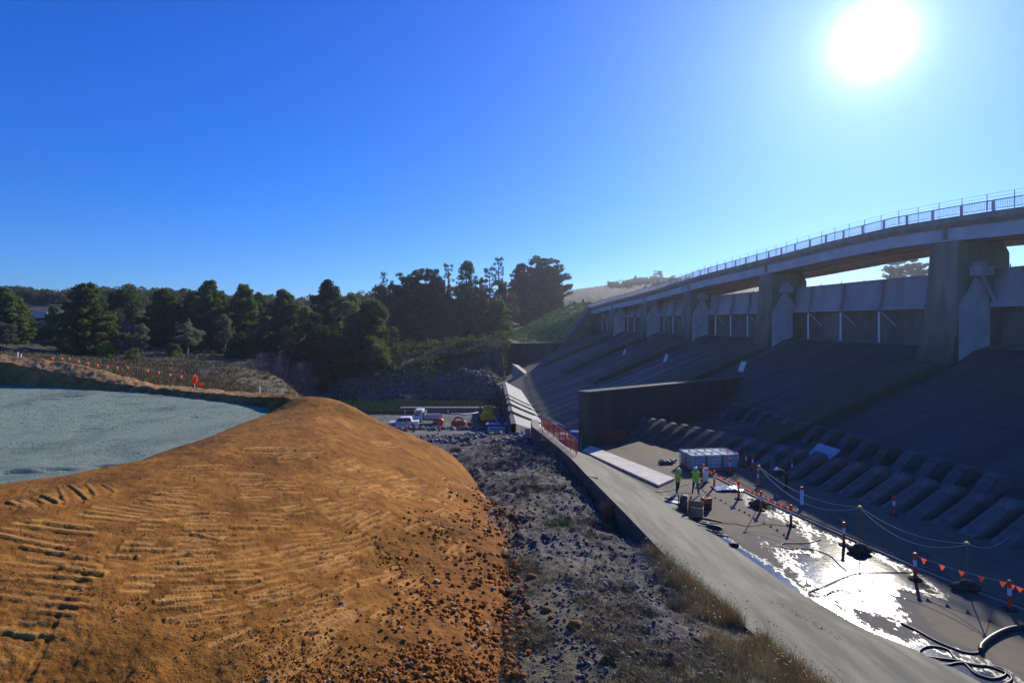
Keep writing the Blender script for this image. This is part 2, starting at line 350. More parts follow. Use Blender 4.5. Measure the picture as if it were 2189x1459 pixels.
DC += [(1.0,24.9,.9), (0.9,18,1.3), (0.9,14.2,1.5), (-2.0,40,-1.6), (-4.5,46,-2.5), (0.8,30,.2), (0.9,9,1.9), (-4,8.5,2.6), (-12,8.5,3.5), (-8,50,-3)]
dz0 = TPS(DC, 3e-4)
u2 = np.arange(-330, 1180, 2.3); Y2 = np.exp(np.arange(math.log(9.2), math.log(50), 0.0031))
aa, Yd = np.meshgrid((u2-CU)/F, Y2); Xd = aa*Yd; Zd = dz0(Xd, Yd)
toe = smooth(-7.5, -1.0, Xd - 0.10*(Yd-20))*smooth(46,34,Yd)              # looser, cloddier towards the toe
low = smooth(15.5, 11.5, Yd)
ins = Yd - np.interp((Xd/Yd)*F+CU, [-420,-250,0,150,300,450,545,575,590], [15,17.5,21.1,22.4,24.7,29.8,35.5,38.2,60])
loose = np.clip(0.22 + 0.75*toe + 0.5*low + 1.1*fbm(Xd,Yd,3.0,3,15), 0, 1)
Zd += (0.20*smooth(-.02,.25,5.25-Zd)+.05)*fbm(Xd, Yd, 3.2, 3, 1)
Zsm = Zd.copy()
Zd += 0.075*fbm(Xd, Yd, 0.9, 4, 2) + loose*(0.10*fbm(Xd, Yd, 0.30, 4, 6) + 0.06*np.clip(0.42-cells(Xd, Yd, 0.24, 9), 0, 1)) + 0.04*fbm(Xd, Yd, 0.22, 3, 7) + 0.03*fbm(Xd, Yd, .5, 3, 8, True)
Zd = np.where(ins > -.8, np.minimum(Zd, G+.13-.10*smooth(-.8,0,ins)+.05*fbm(Xd,Yd,.4,3,12)-.5*smooth(0,.6,ins)), Zd)
rut = fbm(Xd*1.2+Yd*0.55, Yd*0.30-Xd*.1, 1.6, 3, 19, True)                                     # gullies running down the batter
Zd -= 0.025*smooth(0.34, 0.45, rut)*smooth(-.1,.15,fbm(Xd,Yd,2.2,3,20))
dcol = np.array([0.355,0.15,0.026])*(0.85+0.7*fbm(Xd,Yd,1.1,4,51))[..., None]
dcol = dcol*(1-.30*smooth(0.0,0.25,fbm(Xd,Yd,2.6,3,57))[..., None])
pads = []
def track(u, v, ang, n, length, wid, gap, seed):
    """a run of cleat prints pressed by a tracked machine: flat pale pads with a step at their edge"""
    ang = math.atan2(math.sin(ang)/.42, math.cos(ang)); p0 = PZ(u, v, 4.0)

    for it in range(6):
        z = float(dz0(np.array([p0.x]), np.array([p0.y]))[0]); p0 = PZ(u, v, z)
    c, s = math.cos(ang), math.sin(ang)
    for k in range(n): pads.append((p0.x - s*gap*(k-n/2), p0.y + c*gap*(k-n/2), c, s, length, wid, seed*31+k))
rt = random.Random(5)
for u, v, a, n, l in ((110,1130,0,4,2.3),(110,1185,0,3,2.6),(110,1250,0.02,4,2.0),(120,1310,0.02,4,1.9),(30,1370,0.0,3,1.2),(90,1070,-.25,4,2.2),(200,1045,-.35,4,2.6),(260,1090,0.02,4,1.8),(380,1062,.06,4,1.8),(330,1120,.1,3,1.3),(440,1110,.15,5,1.6),(300,1160,.1,4,1.3),(520,1160,.35,5,1.5),(560,1210,.4,5,1.6),(420,1190,.3,4,1.2),(560,1260,.45,4,1.4),(640,1180,.5,5,1.5),(690,1320,.75,4,1.8),(760,1300,.8,3,1.2),(850,1230,.85,4,1.2),(900,1290,.9,4,1.3),(620,1390,.7,4,2.2),(480,1360,.5,3,1.6),(760,1150,.6,4,1.2),(700,1080,.5,5,1.4),(610,1040,.3,4,1.6),(520,1020,.2,5,2.0),(650,960,.3,4,1.6),(740,990,.9,4,1.5),(800,1040,1.0,4,1.1),(860,1040,1.05,3,1.2),(700,930,.2,5,1.6),(760,910,-.3,4,1.4),(820,950,1.0,3,2.0),(730,880,.6,5,1.2),(560,960,.25,4,1.9),(430,1000,.15,4,2.2),(840,1110,.9,4,1.0),(920,1120,1.0,3,1.0),(560,1110,.25,4,1.6),(650,860,.5,6,1.2),(600,900,.3,4,1.6),(690,895,.5,5,1.3),(930,1070,1.2,3,.9),(300,1240,.2,3,1.4),(380,1290,.3,3,1.3),(200,1200,.0,3,1.2)):
    track(u, v, a, n, l*rt.uniform(.8,1.15), rt.uniform(.12,.2), rt.uniform(.27,.4), rt.randrange(9999))
for k in range(100):
    u = rt.uniform(330, 1010); v = rt.uniform(890, 1330)
    if v < np.interp(u,[330,575,690,900,1050],[1000,900,860,960,1090])+12: continue
    a_ = np.interp(u,[330,520,700,850,1000],[.1,.25,.6,.95,1.15])+rt.uniform(-.25,.25)-(.3 if v < 960 else 0)
    track(u, v, a_, rt.choice((2,3,3,4,5)), rt.uniform(.8,1.7), rt.uniform(.08,.14), rt.uniform(.2,.34), rt.randrange(9999))
for (x0, y0, c, s, l, wd, sd_) in pads:
    rj = random.Random(sd_); wj = rj.uniform(.45,1.0); x0 += rj.uniform(-.14,.14); y0 += rj.uniform(-.08,.08); l *= rj.uniform(.55,1.15)
    da = rj.uniform(-.09,.09); c, s = math.cos(math.atan2(s,c)+da), math.sin(math.atan2(s,c)+da)
    j0, j1 = np.searchsorted(Y2, y0-l), np.searchsorted(Y2, y0+l)
    xs, ys = Xd[j0:j1], Yd[j0:j1]; al = (xs-x0)*c+(ys-y0)*s; ac_ = -(xs-x0)*s+(ys-y0)*c
    wob = 0.05*fbm(xs, ys, 0.18, 3, sd_ % 97)
    m_ = smooth(l/2, l/2-.07, np.abs(al)+wob)*smooth(wd/2+.02, wd/2-.02, np.abs(ac_)+wob*.35)*smooth(-.30,-.10,fbm(xs,ys,.45,3,sd_ % 89))
    Zd[j0:j1] = Zd[j0:j1]*(1-.8*m_) + .8*m_*(Zsm[j0:j1] + rj.uniform(-.01,.05)) - 0.022*smooth(wd*.7+.03, wd*.7-.05, np.abs(ac_+wd*.9))*smooth(l/2,l/2-.1,np.abs(al))*(1-m_)
    dcol[j0:j1] = dcol[j0:j1]*(1-wj*m_[..., None]) + wj*m_[..., None]*np.array([0.52,0.255,0.07])
tr_ = (smooth(-4.2,-.6,Xd-.10*(Yd-20)+1.2*fbm(Xd,Yd,1.5,3,73))*smooth(44,34,Yd))[...,None]; dcol = dcol*(1-.55*tr_)+.55*tr_*np.array([.24,.095,.028])
pale = smooth(.27,.33,fbm(Xd,Yd,.9,3,71))*toe; dcol = dcol*(1-pale[...,None]*.5)+pale[...,None]*.5*np.array([.6,.5,.36])
m_dirt = mat('orange_earth', (1.12,1.12,1.1), (0.72,0.66,0.6), 2.2, 0.97, 0.9, 14.0, attr='soil', detail=12, dist=0.05, spec=.15)
dirt = structure(fastmesh('earth_embankment', np.stack([Xd, Yd, Zd], -1).reshape(-1,3), quads(*Xd.shape), m_dirt, dcol.reshape(-1,3)))
def dirt_z(x, y): return float(dz0(np.array([float(x)]), np.array([float(y)]))[0])

# gravel platform
u3 = np.arange(-420, 660, 4.0); Y3 = np.exp(np.arange(math.log(17), math.log(62), 0.006))
aa, Y_ = np.meshgrid((u3-CU)/F, Y3); X_ = aa*Y_
gb = np.interp((X_/Y_)*F+CU, [-420,0,150,330,500,585,600,660], [66,56,53,48,42,39.2,38.5,30])
gf = np.interp((X_/Y_)*F+CU, [-420,-250,0,150,300,450,545,585,660], [15,17,20,21.5,24,28.6,34.5,38,60])
rng_ = sum(np.exp(-((np.hypot(X_-cx_,Y_-cy_)-r_)/.22)**2) for cx_,cy_,r_ in ((-60,10,40),(-60,10,41.9),(-20,75,38),(-20,75,39.9),(-75,40,50),(-75,40,51.9)))
Zg = G - 0.012*rng_*smooth(-.2,.15,fbm(X_,Y_,5,2,29)) + 0.10*fbm(X_,Y_,2.5,3,14) + 0.02*fbm(X_,Y_,.5,2,17) - 0.14*smooth(.27,.35,fbm(X_*.35,Y_*1.3,1.4,3,23))
keep = (Y_ < gb+.6) & (Y_ > gf-1.6)
q = quads(*X_.shape); q = q[keep.reshape(-1)[q].all(1)]
m_gravel = mat('blue_grey_gravel', (0.12,0.165,0.125), (0.31,0.375,0.29), 13.0, 0.9, 0.5, 22.0, detail=12, c3=(0.12,0.16,0.125), s3=0.25, dist=0.05, spec=.08)
structure(fastmesh('gravel_platform', np.stack([X_,Y_,Zg],-1).reshape(-1,3), q, m_gravel))

# earth bund along the far side of the gravel
bs = [(-330,812,745,725,54,0),(-150,818,758,741,54,0),(0,824,772,757,54.4,2.4),(150,833,803,775,51,2.4),(230,838,818,793,49.5,2.3),(330,846,829,821,46.5,2.0),(420,856,838,829,43.8,1.8),(500,866,845,836,41.6,1.7),(560,876,849,839,39.8,1.6),(620,889,853,841,38.2,1.5)]
rows = []
uu = np.linspace(-330, 632, 430); tb = [b[0] for b in bs]
def bi(k): return np.interp(uu, tb, [b[k] for b in bs])
yt, vt, vbk = bi(4), bi(2), bi(3); Yin = F*(CH-G+.12)/(bi(1)-HV)
prof = []
toe_in = np.stack([(uu-CU)/F*Yin, Yin, np.full_like(uu, G-.12)], -1)
Yt = Yin+1.3; top_in = np.stack([(uu-CU)/F*Yt, Yt, CH-(vt-HV)/F*Yt], -1)
Yb = Yin+4.2; top_out = np.stack([(uu-CU)/F*Yb, Yb, CH-(vbk-HV)/F*Yb], -1)
Yo = Yin+10; toe_out = np.stack([(uu-CU)/F*Yo, Yo, np.minimum(top_out[:,2]-2.2, CH-(vbk-HV+16)/F*Yo)], -1)
secs = [toe_in]
for k in range(1, 12): secs.append(toe_in+(top_in-toe_in)*k/11)
for k in range(1, 12): secs.append(top_in+(top_out-top_in)*k/11)
for k in range(1, 9): secs.append(top_out+(toe_out-top_out)*k/8)
V = np.stack(secs); ii = np.arange(len(secs))[:, None]/11.0
xs, ys = V[...,0], V[...,1]
face = np.clip(1-np.abs(ii-.6)*1.6, 0, 1)*np.ones_like(xs)
V[...,1] += face*(0.55*fbm(xs*1.5, ii*np.ones_like(xs)*.5, .8, 3, 33, True) + .25*fbm(xs, ii*3+xs*.1, .3, 3, 37))
V[...,2] += np.where(ii > .3, 1, 0)*(0.28*fbm(xs,ys,.9,3,35)+.14*fbm(xs,ys,.3,3,39))
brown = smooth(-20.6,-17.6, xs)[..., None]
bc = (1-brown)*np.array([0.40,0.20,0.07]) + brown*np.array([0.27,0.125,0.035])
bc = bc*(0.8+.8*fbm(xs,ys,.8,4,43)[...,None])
lit_top = (smooth(1.0,1.25,ii)*np.ones_like(xs))[...,None]*(1-brown)  # sunlit band along the bund top, put into the soil colour
bc = bc*(1-.5*lit_top)+.5*lit_top*np.array([.46,.30,.14])
V_bund = V.copy()
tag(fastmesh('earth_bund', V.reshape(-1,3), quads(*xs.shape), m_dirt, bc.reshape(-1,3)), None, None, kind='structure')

# river
m_river = mat('river_water', (0.012,0.028,0.006), (0.018,0.036,0.008), 0.15, 0.04, 0.06, 0.9, spec=.7, dist=0.05)
structure(MB().grid([[(-75,112,-8.45),(3,112,-8.45)],[(-75,160,-8.45),(-3,160,-8.45)]]).build('river_water', m_river))
# ------------------------------------------------------------------ spillway dam
KA = 0.14; NA = math.sqrt(1+KA*KA)
DA = Vector((-KA, 1, 0))/NA; DN = Vector((-1, -KA, 0))/NA; D0 = Vector((50, 0, 0))
def D(s, t, z): p = D0 + DA*s + DN*t; return Vector((p.x, p.y, z))
def rel(v): return D0 + DA*v[0] + DN*v[1] + Vector((0,0,v[2]))
def deck_z(s): return np.interp(s, [12,35,48.5,54.5,62,72,85.7,106.5,113,129,144,163,180,215], [18.4,20.0,20.8,21.12,21.4,21.2,20.62,19.9,19.45,18.46,17.72,16.95,16.0,14.4])
ROT = Matrix((DN, DA, Vector((0,0,1)))).transposed().to_3x3()

m_conc = mat('dam_concrete', (0.23,0.205,0.18), (0.14,0.128,0.112), 0.35, 0.9, 0.35, 3.0, detail=10, c3=(0.13,0.115,0.085), s3=0.5, stretch=(1,1,.35))
m_pier = mat('pier_concrete', (0.34,0.29,0.22), (0.20,0.175,0.135), 0.4, 0.9, 0.3, 4.0, detail=10, c3=(.15,.13,.09), s3=.6, stretch=(1,1,.25), foot=((.085,.08,.045), 5.0, 14.0))
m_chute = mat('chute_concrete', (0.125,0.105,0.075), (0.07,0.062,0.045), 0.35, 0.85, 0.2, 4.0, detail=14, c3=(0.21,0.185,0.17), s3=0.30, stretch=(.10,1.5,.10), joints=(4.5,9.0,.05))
m_plate = mat('pale_pier_panel', (0.60,0.54,0.54), (0.42,0.38,0.38), 0.8, 0.8, 0.15, 5.0, detail=8)
m_gate = mat('painted_gate_steel', (0.50,0.43,0.44), (0.36,0.31,0.32), 0.5, 0.6, 0.1, 3.0, stretch=(1,1,.3))
m_girder = mat('painted_girder', (0.60,0.54,0.56), (0.47,0.42,0.44), 0.4, 0.6)
m_deck = mat('deck_concrete', (0.40,0.33,0.27), (0.28,0.235,0.19), 0.6, 0.9, 0.2, 5)
m_rail = mat('pale_rail_paint', (0.62,0.60,0.62), (0.5,0.48,0.5), 3, 0.5)
m_handrail = mat('dark_handrail', (0.06,0.06,0.07), rough=0.5)
m_wire = mat('galvanised_wire', (0.35,0.36,0.37), rough=0.5, metal=0.3)
m_white = mat('white_paint', (0.8,0.8,0.8), (0.68,0.69,0.7), 6, 0.45)
m_pole = mat('white_prop', (0.85,0.86,0.9), rough=0.5)
m_sign = mat('pale_sign_face', (0.62,0.68,0.62), (0.5,0.56,0.52), 3, 0.6)
m_block = mat('baffle_concrete', (0.15,0.132,0.12), (0.075,0.068,0.062), 0.7, 0.9, 0.5, 4.0, detail=12, c3=(.2,.18,.16), s3=.5, rand=.3)

PS = [26.0, 54.5, 84.5, 110.5, 134.0, 158.5]; PW = 3.0
dam = thing('spillway_dam', 'long grey concrete dam with piers, crest and steep stained chutes carrying the road bridge', 'dam')
def ogee(t, low=False):
    if low: return np.interp(t, [-8,-6,-4.5,-3,-1.5,0,2,17,31,33.5], [8.2,8.5,8.7,8.55,8.1,7.3,6.4,.35,-5.0,-5.06])
    return np.interp(t, [-8,-6,-4.5,-3,-1.5,0,2,16.5,18.5,20], [8.2,8.5,8.7,8.55,8.1,7.3,6.4,.5,.1,.02])
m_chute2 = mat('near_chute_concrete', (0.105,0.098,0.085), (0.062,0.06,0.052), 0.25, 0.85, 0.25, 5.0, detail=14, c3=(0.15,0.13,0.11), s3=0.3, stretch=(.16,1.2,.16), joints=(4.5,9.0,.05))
def chute(s0, s1, t1, zb, m=None):
    rows = []
    ts = np.concatenate([np.linspace(-8, t1, 60)])
    for t in ts: rows.append([D(s, t, float(ogee(t, zb < -5))) for s in np.linspace(s0, s1, 14)])
    rows.append([D(s, t1, zb) for s in np.linspace(s0, s1, 14)]); rows.append([D(s, -8, zb) for s in np.linspace(s0, s1, 14)])
    return MB().grid(rows).build('chute', m or m_chute, dam, smooth=True)
S_DIV = 56.0
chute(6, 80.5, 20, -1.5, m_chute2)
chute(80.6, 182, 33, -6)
def pier(s):
    ztop = float(deck_z(s+1.5))-2.3
    prof = [(-5.6, 5), (-5.6, ztop-1.1), (-4.9, ztop), (0.15, ztop), (0.35, 10), (0.9, 7.2), (2.4, 7.2), (8, 4.9), (14, 2.4), (17.5, .9), (19.4,-.02), (19.4, -5.5), (-5.6, -5.5)]
    if s < 50: prof = prof[:-2] + [(19.4,-1.4),(-5.6,-1.4)]
    mb = MB(); n = len(prof)
    # two sides: the far side flares a little towards the foot
    near = [D(s, t, z) for t, z in prof]; far = [D(s+PW+max(0, min(17-z, 13))*.11, t, z) for t, z in prof]
    mb.add(near+far, [tuple(range(n))[::-1], tuple(range(n, 2*n))] + [(i, (i+1) % n, n+(i+1) % n, n+i) for i in range(n)])
    o = mb.build('pier', m_pier, dam, bevel=.12)
    pl = MB().prism([(0.05,7.35),(0.0,12.6),(-1.05,14.2),(-1.75,15.4),(-2.4,15.4),(-3.25,13.4),(-3.3,8.85),(-1.5,8.35)], (s-.06, s+.02), lambda p, d: D(d, p[0], p[1])).build('side_panel', m_plate, o)
    tr = MB(); tr.box(D(s-.55, -1.9, 15.9), (1.5, 1.1, .9), ROT); tr.box(D(s-.35, -1.9, 16.6), (.8,.7,.5), ROT); tr.build('trunnion_bracket', m_gate, o)
    return o
piers = [pier(s) for s in PS]
# far abutment block under the bridge end
MB().prism([(0.2,-5.5),(0.2,15.0),(-6,15.0),(-6,-5.5)], (182, 188), lambda p, d: D(d, p[0], p[1])).build('abutment', m_conc, dam)
# bulkhead wall behind the gates, top raised to block sun leaking underneath
for i in range(len(PS)):
    a, b = PS[i]+PW, (PS[i+1] if i+1 < len(PS) else 182)
    MB().box(D((a+b)/2, -4.9, 10.95), (.5, b-a-.02, 6.3), ROT).build('crest_wall', m_conc, dam)
    cs = MB(); cs.box(D((a+b)/2, -3.2, 8.66), (.25, b-a-.05, .3), ROT); cs.build('crest_sill', m_conc, dam)

# radial gates, one per bay
names = ['nearest the camera, cut off by the picture edge', 'between the two nearest bridge piers', 'in the third bay from the nearest pier', 'in the fourth bay, small under the low girder', 'in the fifth bay, half hidden by a pier', 'beside the far abutment']
ords = ['first', 'second', 'third', 'fourth', 'fifth', 'sixth']
for i in range(len(PS)):
    a, b = PS[i]+PW+.1, (PS[i+1] if i+1 < len(PS) else 182)-.1
    lab = 'blue grey radial spillway gate ' + names[i]
    g = thing('spillway_gate', lab, 'gate', D((a+b)/2, -3, 8.7), 0, 'radial gates across the spillway bays')
    inv = Vector(g.location)
    rc, zc, tc_ = 9.0, 15.6, 5.2
    rows = []
    for k in range(13):
        an = math.radians(-3 + 24*k/12); rows.append([D(s, tc_-rc*math.cos(an), zc-rc*math.sin(an)+.15)-inv for s in np.linspace(a, b, 12)])
    back = [[p + DN*(-.25) for p in r] for r in rows]
    skin = MB().grid(rows).grid(back)
    skin.grid([rows[0], back[0]]).grid([rows[-1], back[-1]])
    skin.build('skin_plate', m_gate, g, smooth=False)
    for f in (.14,.38,.62,.86):
        s = a+(b-a)*f; rb = MB()
        rb.prism([(tc_-rc*math.cos(math.radians(x))+.02, zc-rc*math.sin(math.radians(x))+.15) for x in (-2.5,5,12,20.5)] + [(tc_-rc*math.cos(math.radians(x))+.5, zc-rc*math.sin(math.radians(x))+.15) for x in (19,12,5,-1)], (s-.12, s+.12), lambda p, d: D(d, p[0], p[1])-inv)
        rb.tube([D(s-.02,-3.3,12.3)-inv, D(s-1.3,-4.2,10.6)-inv], .1, 5)
        rb.build('rib', m_gate, g)
        MB().tube([D(s,-3.05,8.7)-inv, D(s,-3.05,12.35)-inv], .11, 8).build('prop', m_pole, g)
    for f in (.02,.98):
        s = a+(b-a)*f; MB().tube([D(s,-3.4,12.8)-inv, D(s,-1.9,15.5)-inv], .16, 6).build('arm', m_gate, g)
    tp = MB(); 
    for f in np.linspace(.06,.94,7): tp.tube([D(a+(b-a)*f,-3.75,16.0)-inv, D(a+(b-a)*f,-3.75,16.5)-inv], .05, 5)
    tp.box(D((a+b)/2,-3.72,16.1)-inv, (.3, b-a-.2, .12), ROT); tp.build('top_walkway', m_gate, g)

# ------------------------------------------------------------------ road bridge
br = thing('road_bridge', 'road bridge on pale steel girders with barred railing running along the top of the dam', 'bridge')
ss = np.linspace(8, 186, 60)
def ribbon(prof, name, m, s_=ss, parent=br, smoothed=False):
    """sweep a closed (t, dz) section along the crest following the deck height"""
    rows = [[D(s, t, float(deck_z(s))+dz) for s in s_] for t, dz in prof+[prof[0]]]
    mb = MB().grid(rows); n = len(prof)
    mb.add([r[0] for r in rows[:-1]] + [r[-1] for r in rows[:-1]], [tuple(range(n)), tuple(range(n, 2*n))[::-1]])
    return mb.build(name, m, parent)
W2 = -10.4  # deck carried farther upstream to block sun leaking over the gates
ribbon([(0.35,0),(0.35,-.55),(0.0,-.98),(W2,-.98),(W2-.3,-.55),(W2-.3,0),(W2,0),(W2,-.25),(0,-.25),(0,0)], 'deck', m_deck)
for t in (-.15, -2.5, -4.9, W2+.3): ribbon([(t+.02,-.985),(t+.02,-2.2),(t+.22,-2.2),(t+.22,-2.28),(t-.22,-2.28),(t-.22,-2.2),(t-.02,-2.2),(t-.02,-.985)], 'girder', m_girder)
for t in (-1.2,-3.7): ribbon([(t+.08,-1.5),(t+.08,-1.62),(t-.08,-1.62),(t-.08,-1.5)], 'service_pipe', m_rail)
for s in PS: MB().box(D(s+1.5, -2.6, float(deck_z(s+1.5))-1.55), (5.6,.35,.98), ROT).build('cross_beam', m_deck, br)
# railing: posts, bars and a dark handrail
for t, nm in ((.15,'downstream'), (W2-.1,'upstream')):
    ro = ribbon([(t+.05,.93),(t+.05,1.0),(t-.05,1.0),(t-.05,.93)], 'handrail', m_handrail)
    ribbon([(t+.025,.16),(t+.025,.22),(t-.025,.22),(t-.025,.16)], 'bottom_rail', m_rail)
    bars = MB()
    for s in np.arange(20, 184, .16 if t > 0 else .4):
        z = float(deck_z(s)); bars.box(D(s, t, z+.57), (.03,.03,.7), ROT)
    bars.build('railing_bars', m_rail, br)
    for s in np.arange(20, 184, 3.1): 
        MB().box(D(s, t, float(deck_z(s))+.5), (.14,.22,1.0), ROT).build('railing_post', m_rail, br)
# wire fence above the railing
fe = thing('wire_fence', 'thin wire fence of slender posts standing above the bridge railing', 'fence')
for s in np.arange(20, 184, 2.45):
    z = float(deck_z(s)); MB().tube([D(s,-.12,z-.1), D(s,-.12,z+1.66)], .03, 5).build('post', m_handrail, fe)
for h in (1.62,1.3):
    MB().tube([D(s,-.12,float(deck_z(s))+h) for s in np.arange(20,184,2.45)], .012, 4).build('wire', m_wire, fe)

# ------------------------------------------------------------------ abutment walls at the far end
fw = thing('retaining_wall', 'tall dark retaining wall closing the far end of the spillway basin', 'wall')
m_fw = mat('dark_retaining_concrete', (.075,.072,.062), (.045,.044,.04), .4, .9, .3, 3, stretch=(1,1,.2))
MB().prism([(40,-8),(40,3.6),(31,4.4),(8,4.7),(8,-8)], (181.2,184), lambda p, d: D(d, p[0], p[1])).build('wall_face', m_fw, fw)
cp = MB().prism([(40,3.6),(40,3.9),(31,4.7),(8,5.0),(8,4.7),(31,4.4)], (181.0,184.2), lambda p, d: D(d, p[0], p[1])).build('coping', m_conc, fw)
wg = thing('wing_wall', 'dark sloping wing wall rising from the grassy bank to the far bridge end', 'wall')
m_mossy = mat('mossy_concrete', (0.10,0.10,0.06), (0.16,0.145,0.11), .5, .9, .3, 4)
MB().prism([(7.98,4.6),(7.98,5.2),(0.3,15.6),(0.21,15.6),(0.21,-6),(7.98,-6)], (180.6,185), lambda p, d: D(d, p[0], p[1])).build('wall_face', m_mossy, wg)
MB().prism([(8.1,5.2),(8.1,5.7),(0.25,16.1),(0.25,15.6)], (180.3,185.2), lambda p, d: D(d, p[0], p[1])).build('coping', m_conc, wg)

# ------------------------------------------------------------------ stilling basin
m_floor = bpy.data.materials.new('wet_basin_floor'); m_floor.use_nodes = True
n_ = m_floor.node_tree.nodes; l_ = m_floor.node_tree.links; b_ = n_['Principled BSDF']
tcn = n_.new('ShaderNodeTexCoord')
def nz(scale, det=6, st=None, rough=.6):
    t = n_.new('ShaderNodeTexNoise'); t.inputs['Scale'].default_value = scale; t.inputs['Detail'].default_value = det; t.inputs['Roughness'].default_value = rough
    if st:
        mp = n_.new('ShaderNodeMapping'); mp.inputs['Rotation'].default_value = (0,0,R(-14)); mp.inputs['Scale'].default_value = st; l_.new(tcn.outputs['Object'], mp.inputs[0]); l_.new(mp.outputs[0], t.inputs['Vector'])
    else: l_.new(tcn.outputs['Object'], t.inputs['Vector'])
    return t.outputs['Fac']
def mr(x, a, b, c=0, d=1):
    m = n_.new('ShaderNodeMapRange'); m.inputs[1].default_value = a; m.inputs[2].default_value = b; m.inputs[3].default_value = c; m.inputs[4].default_value = d; m.interpolation_type = 'SMOOTHSTEP'; l_.new(x, m.inputs[0]); return m.outputs[0]
def mm(op, a, b):
    m = n_.new('ShaderNodeMath'); m.operation = op
    for k, q in enumerate((a, b)):
        if hasattr(q, 'is_linked'): l_.new(q, m.inputs[k])
        else: m.inputs[k].default_value = q
    return m.outputs[0]
def mc(f, a, b):
    x = n_.new('ShaderNodeMix'); x.data_type = 'RGBA'; l_.new(f, x.inputs[0])
    for k, q in ((6, a), (7, b)):
        if hasattr(q, 'is_linked'): l_.new(q, x.inputs[k])
        else: x.inputs[k].default_value = (*q, 1)
    return x.outputs[2]
at = n_.new('ShaderNodeAttribute'); at.attribute_name = 'soil'
spx = n_.new('ShaderNodeSeparateColor'); l_.new(at.outputs['Color'], spx.inputs[0]); wetn = spx.outputs[0]
wet = mr(mm('ADD', wetn, mm('MULTIPLY', mm('ADD', mm('SUBTRACT', nz(.55, 10, (1.0,.4,1), .7), .5), mm('MULTIPLY', mm('SUBTRACT', nz(5.0, 8, (1.0,.6,1), .75), .5), .55)), 1.7)), .46, .66)
fine = mm('ADD', nz(2.2, 3, None, .6), mm('MULTIPLY', nz(16.0, 3, None, .7), .22))
base = mc(mr(nz(.35, 6, (1,.3,1)), .38, .62), (0.155,0.118,0.066), (0.115,0.098,0.072))
base = mc(mr(nz(1.6, 8), .5, .7), base, (0.09,0.075,0.055))
base = mc(mr(mm('ADD', wetn, mm('MULTIPLY', mm('SUBTRACT', nz(.8, 8, (1.0,.4,1)), .5), .8)), .26, .42), base, (0.075,0.068,0.06))
base = mc(wet, base, (0.045,0.045,0.047))
l_.new(base, b_.inputs['Base Color'])
l_.new(mm('ADD', mm('MULTIPLY', wet, -.80), .90), b_.inputs['Roughness'])
b_.inputs['Specular IOR Level'].default_value = .5
bp = n_.new('ShaderNodeBump'); bp.inputs['Strength'].default_value = .17; bp.inputs['Distance'].default_value = .03; l_.new(fine, bp.inputs['Height']); l_.new(bp.outputs[0], b_.inputs['Normal'])
# floor sheet of the near basin, wetness as an attribute (where water has been spilt)
nx, ny = 150, 220
yy = np.linspace(5, 76, ny); rowsx = []
Fx = np.zeros((ny, nx)); Fy = np.zeros((ny, nx))
for j, y in enumerate(yy):
    x0 = np.interp(y, SIY, SIX) - .4 if y < 50.6 else 6.9+(y-50.5)*.953; x1 = 50-.14*y-18.5
    Fx[j] = x0+(x1-x0)*np.linspace(0,1,nx)**1.3; Fy[j] = y
Fz = 0.012*fbm(Fx, Fy, 1.5, 3, 5)
ed = Fx-np.interp(Fy, SIY, SIX)
# wet along the inner kerb, a broad sheet near the camera, drier sand-coloured patches between
def bump2(x, y, rx, ry): return np.exp(-((Fx-x)/rx)**2-((Fy-y)/ry)**2)
wetv = 0.26 + 0.55*np.exp(-(ed/.6)**2)*smooth(36,30,Fy) + 0.42*np.exp(-((ed-5.5)/1.0)**2)*smooth(40,34,Fy)
wetv += .50*bump2(14.7,23.0,1.6,2.4) + .40*bump2(15.4,26.3,1.6,2.4) + .28*bump2(13.4,26.0,1.3,3.0) + .15*bump2(12.6,29.5,.9,3) - .5*bump2(17.0,20.6,1.5,2.2) - .25*bump2(12.6,32.5,1.2,3.5) - .25*bump2(13.9,29.3,.9,2.0) - .3*bump2(18.5,18.5,1.5,2) + .3*bump2(14.8,18.3,1.0,1.5)
floor_ = structure(fastmesh('basin_floor', np.stack([Fx,Fy,Fz],-1).reshape(-1,3), quads(ny,nx), m_floor, np.repeat(np.clip(wetv,0,1).reshape(-1,1),3,1)))
# sloping end sill slab
m_slab = mat('sill_concrete', (0.14,0.137,0.10), (0.065,0.067,0.053), .8, .8, .45, 8.0, detail=14, c3=(.19,.175,.13), s3=1.1, stretch=(1,.22,1), spec=.25, lo=.4, hi=.6)
ys_ = np.concatenate([np.linspace(5.5, 47.5, 90)])
rows = []
for f in np.linspace(0, 1, 16):
    rows.append([Vector((np.interp(y, SOY, SOX)*(1-f)+np.interp(y, SIY, SIX)*f, y, 2.0*(1-f)**1.08 + .008*f)) for y in ys_])
down = [[Vector((p.x, p.y, -1.6)) for p in rows[0]]]
slab = thing('end_sill', 'long pale grey concrete end sill sloping down to the wet basin floor', 'sill')
MB().grid(rows).build('sloping_face', m_slab, slab, smooth=True)
m_darkc = mat('dark_wall_face', (0.10,0.10,0.095), (0.06,0.06,0.06), .8, .9, .3, 4)  # shade of the sides away from the sun, put into darker concrete
MB().grid([rows[0], down[0]]).build('outer_face', m_darkc, slab)
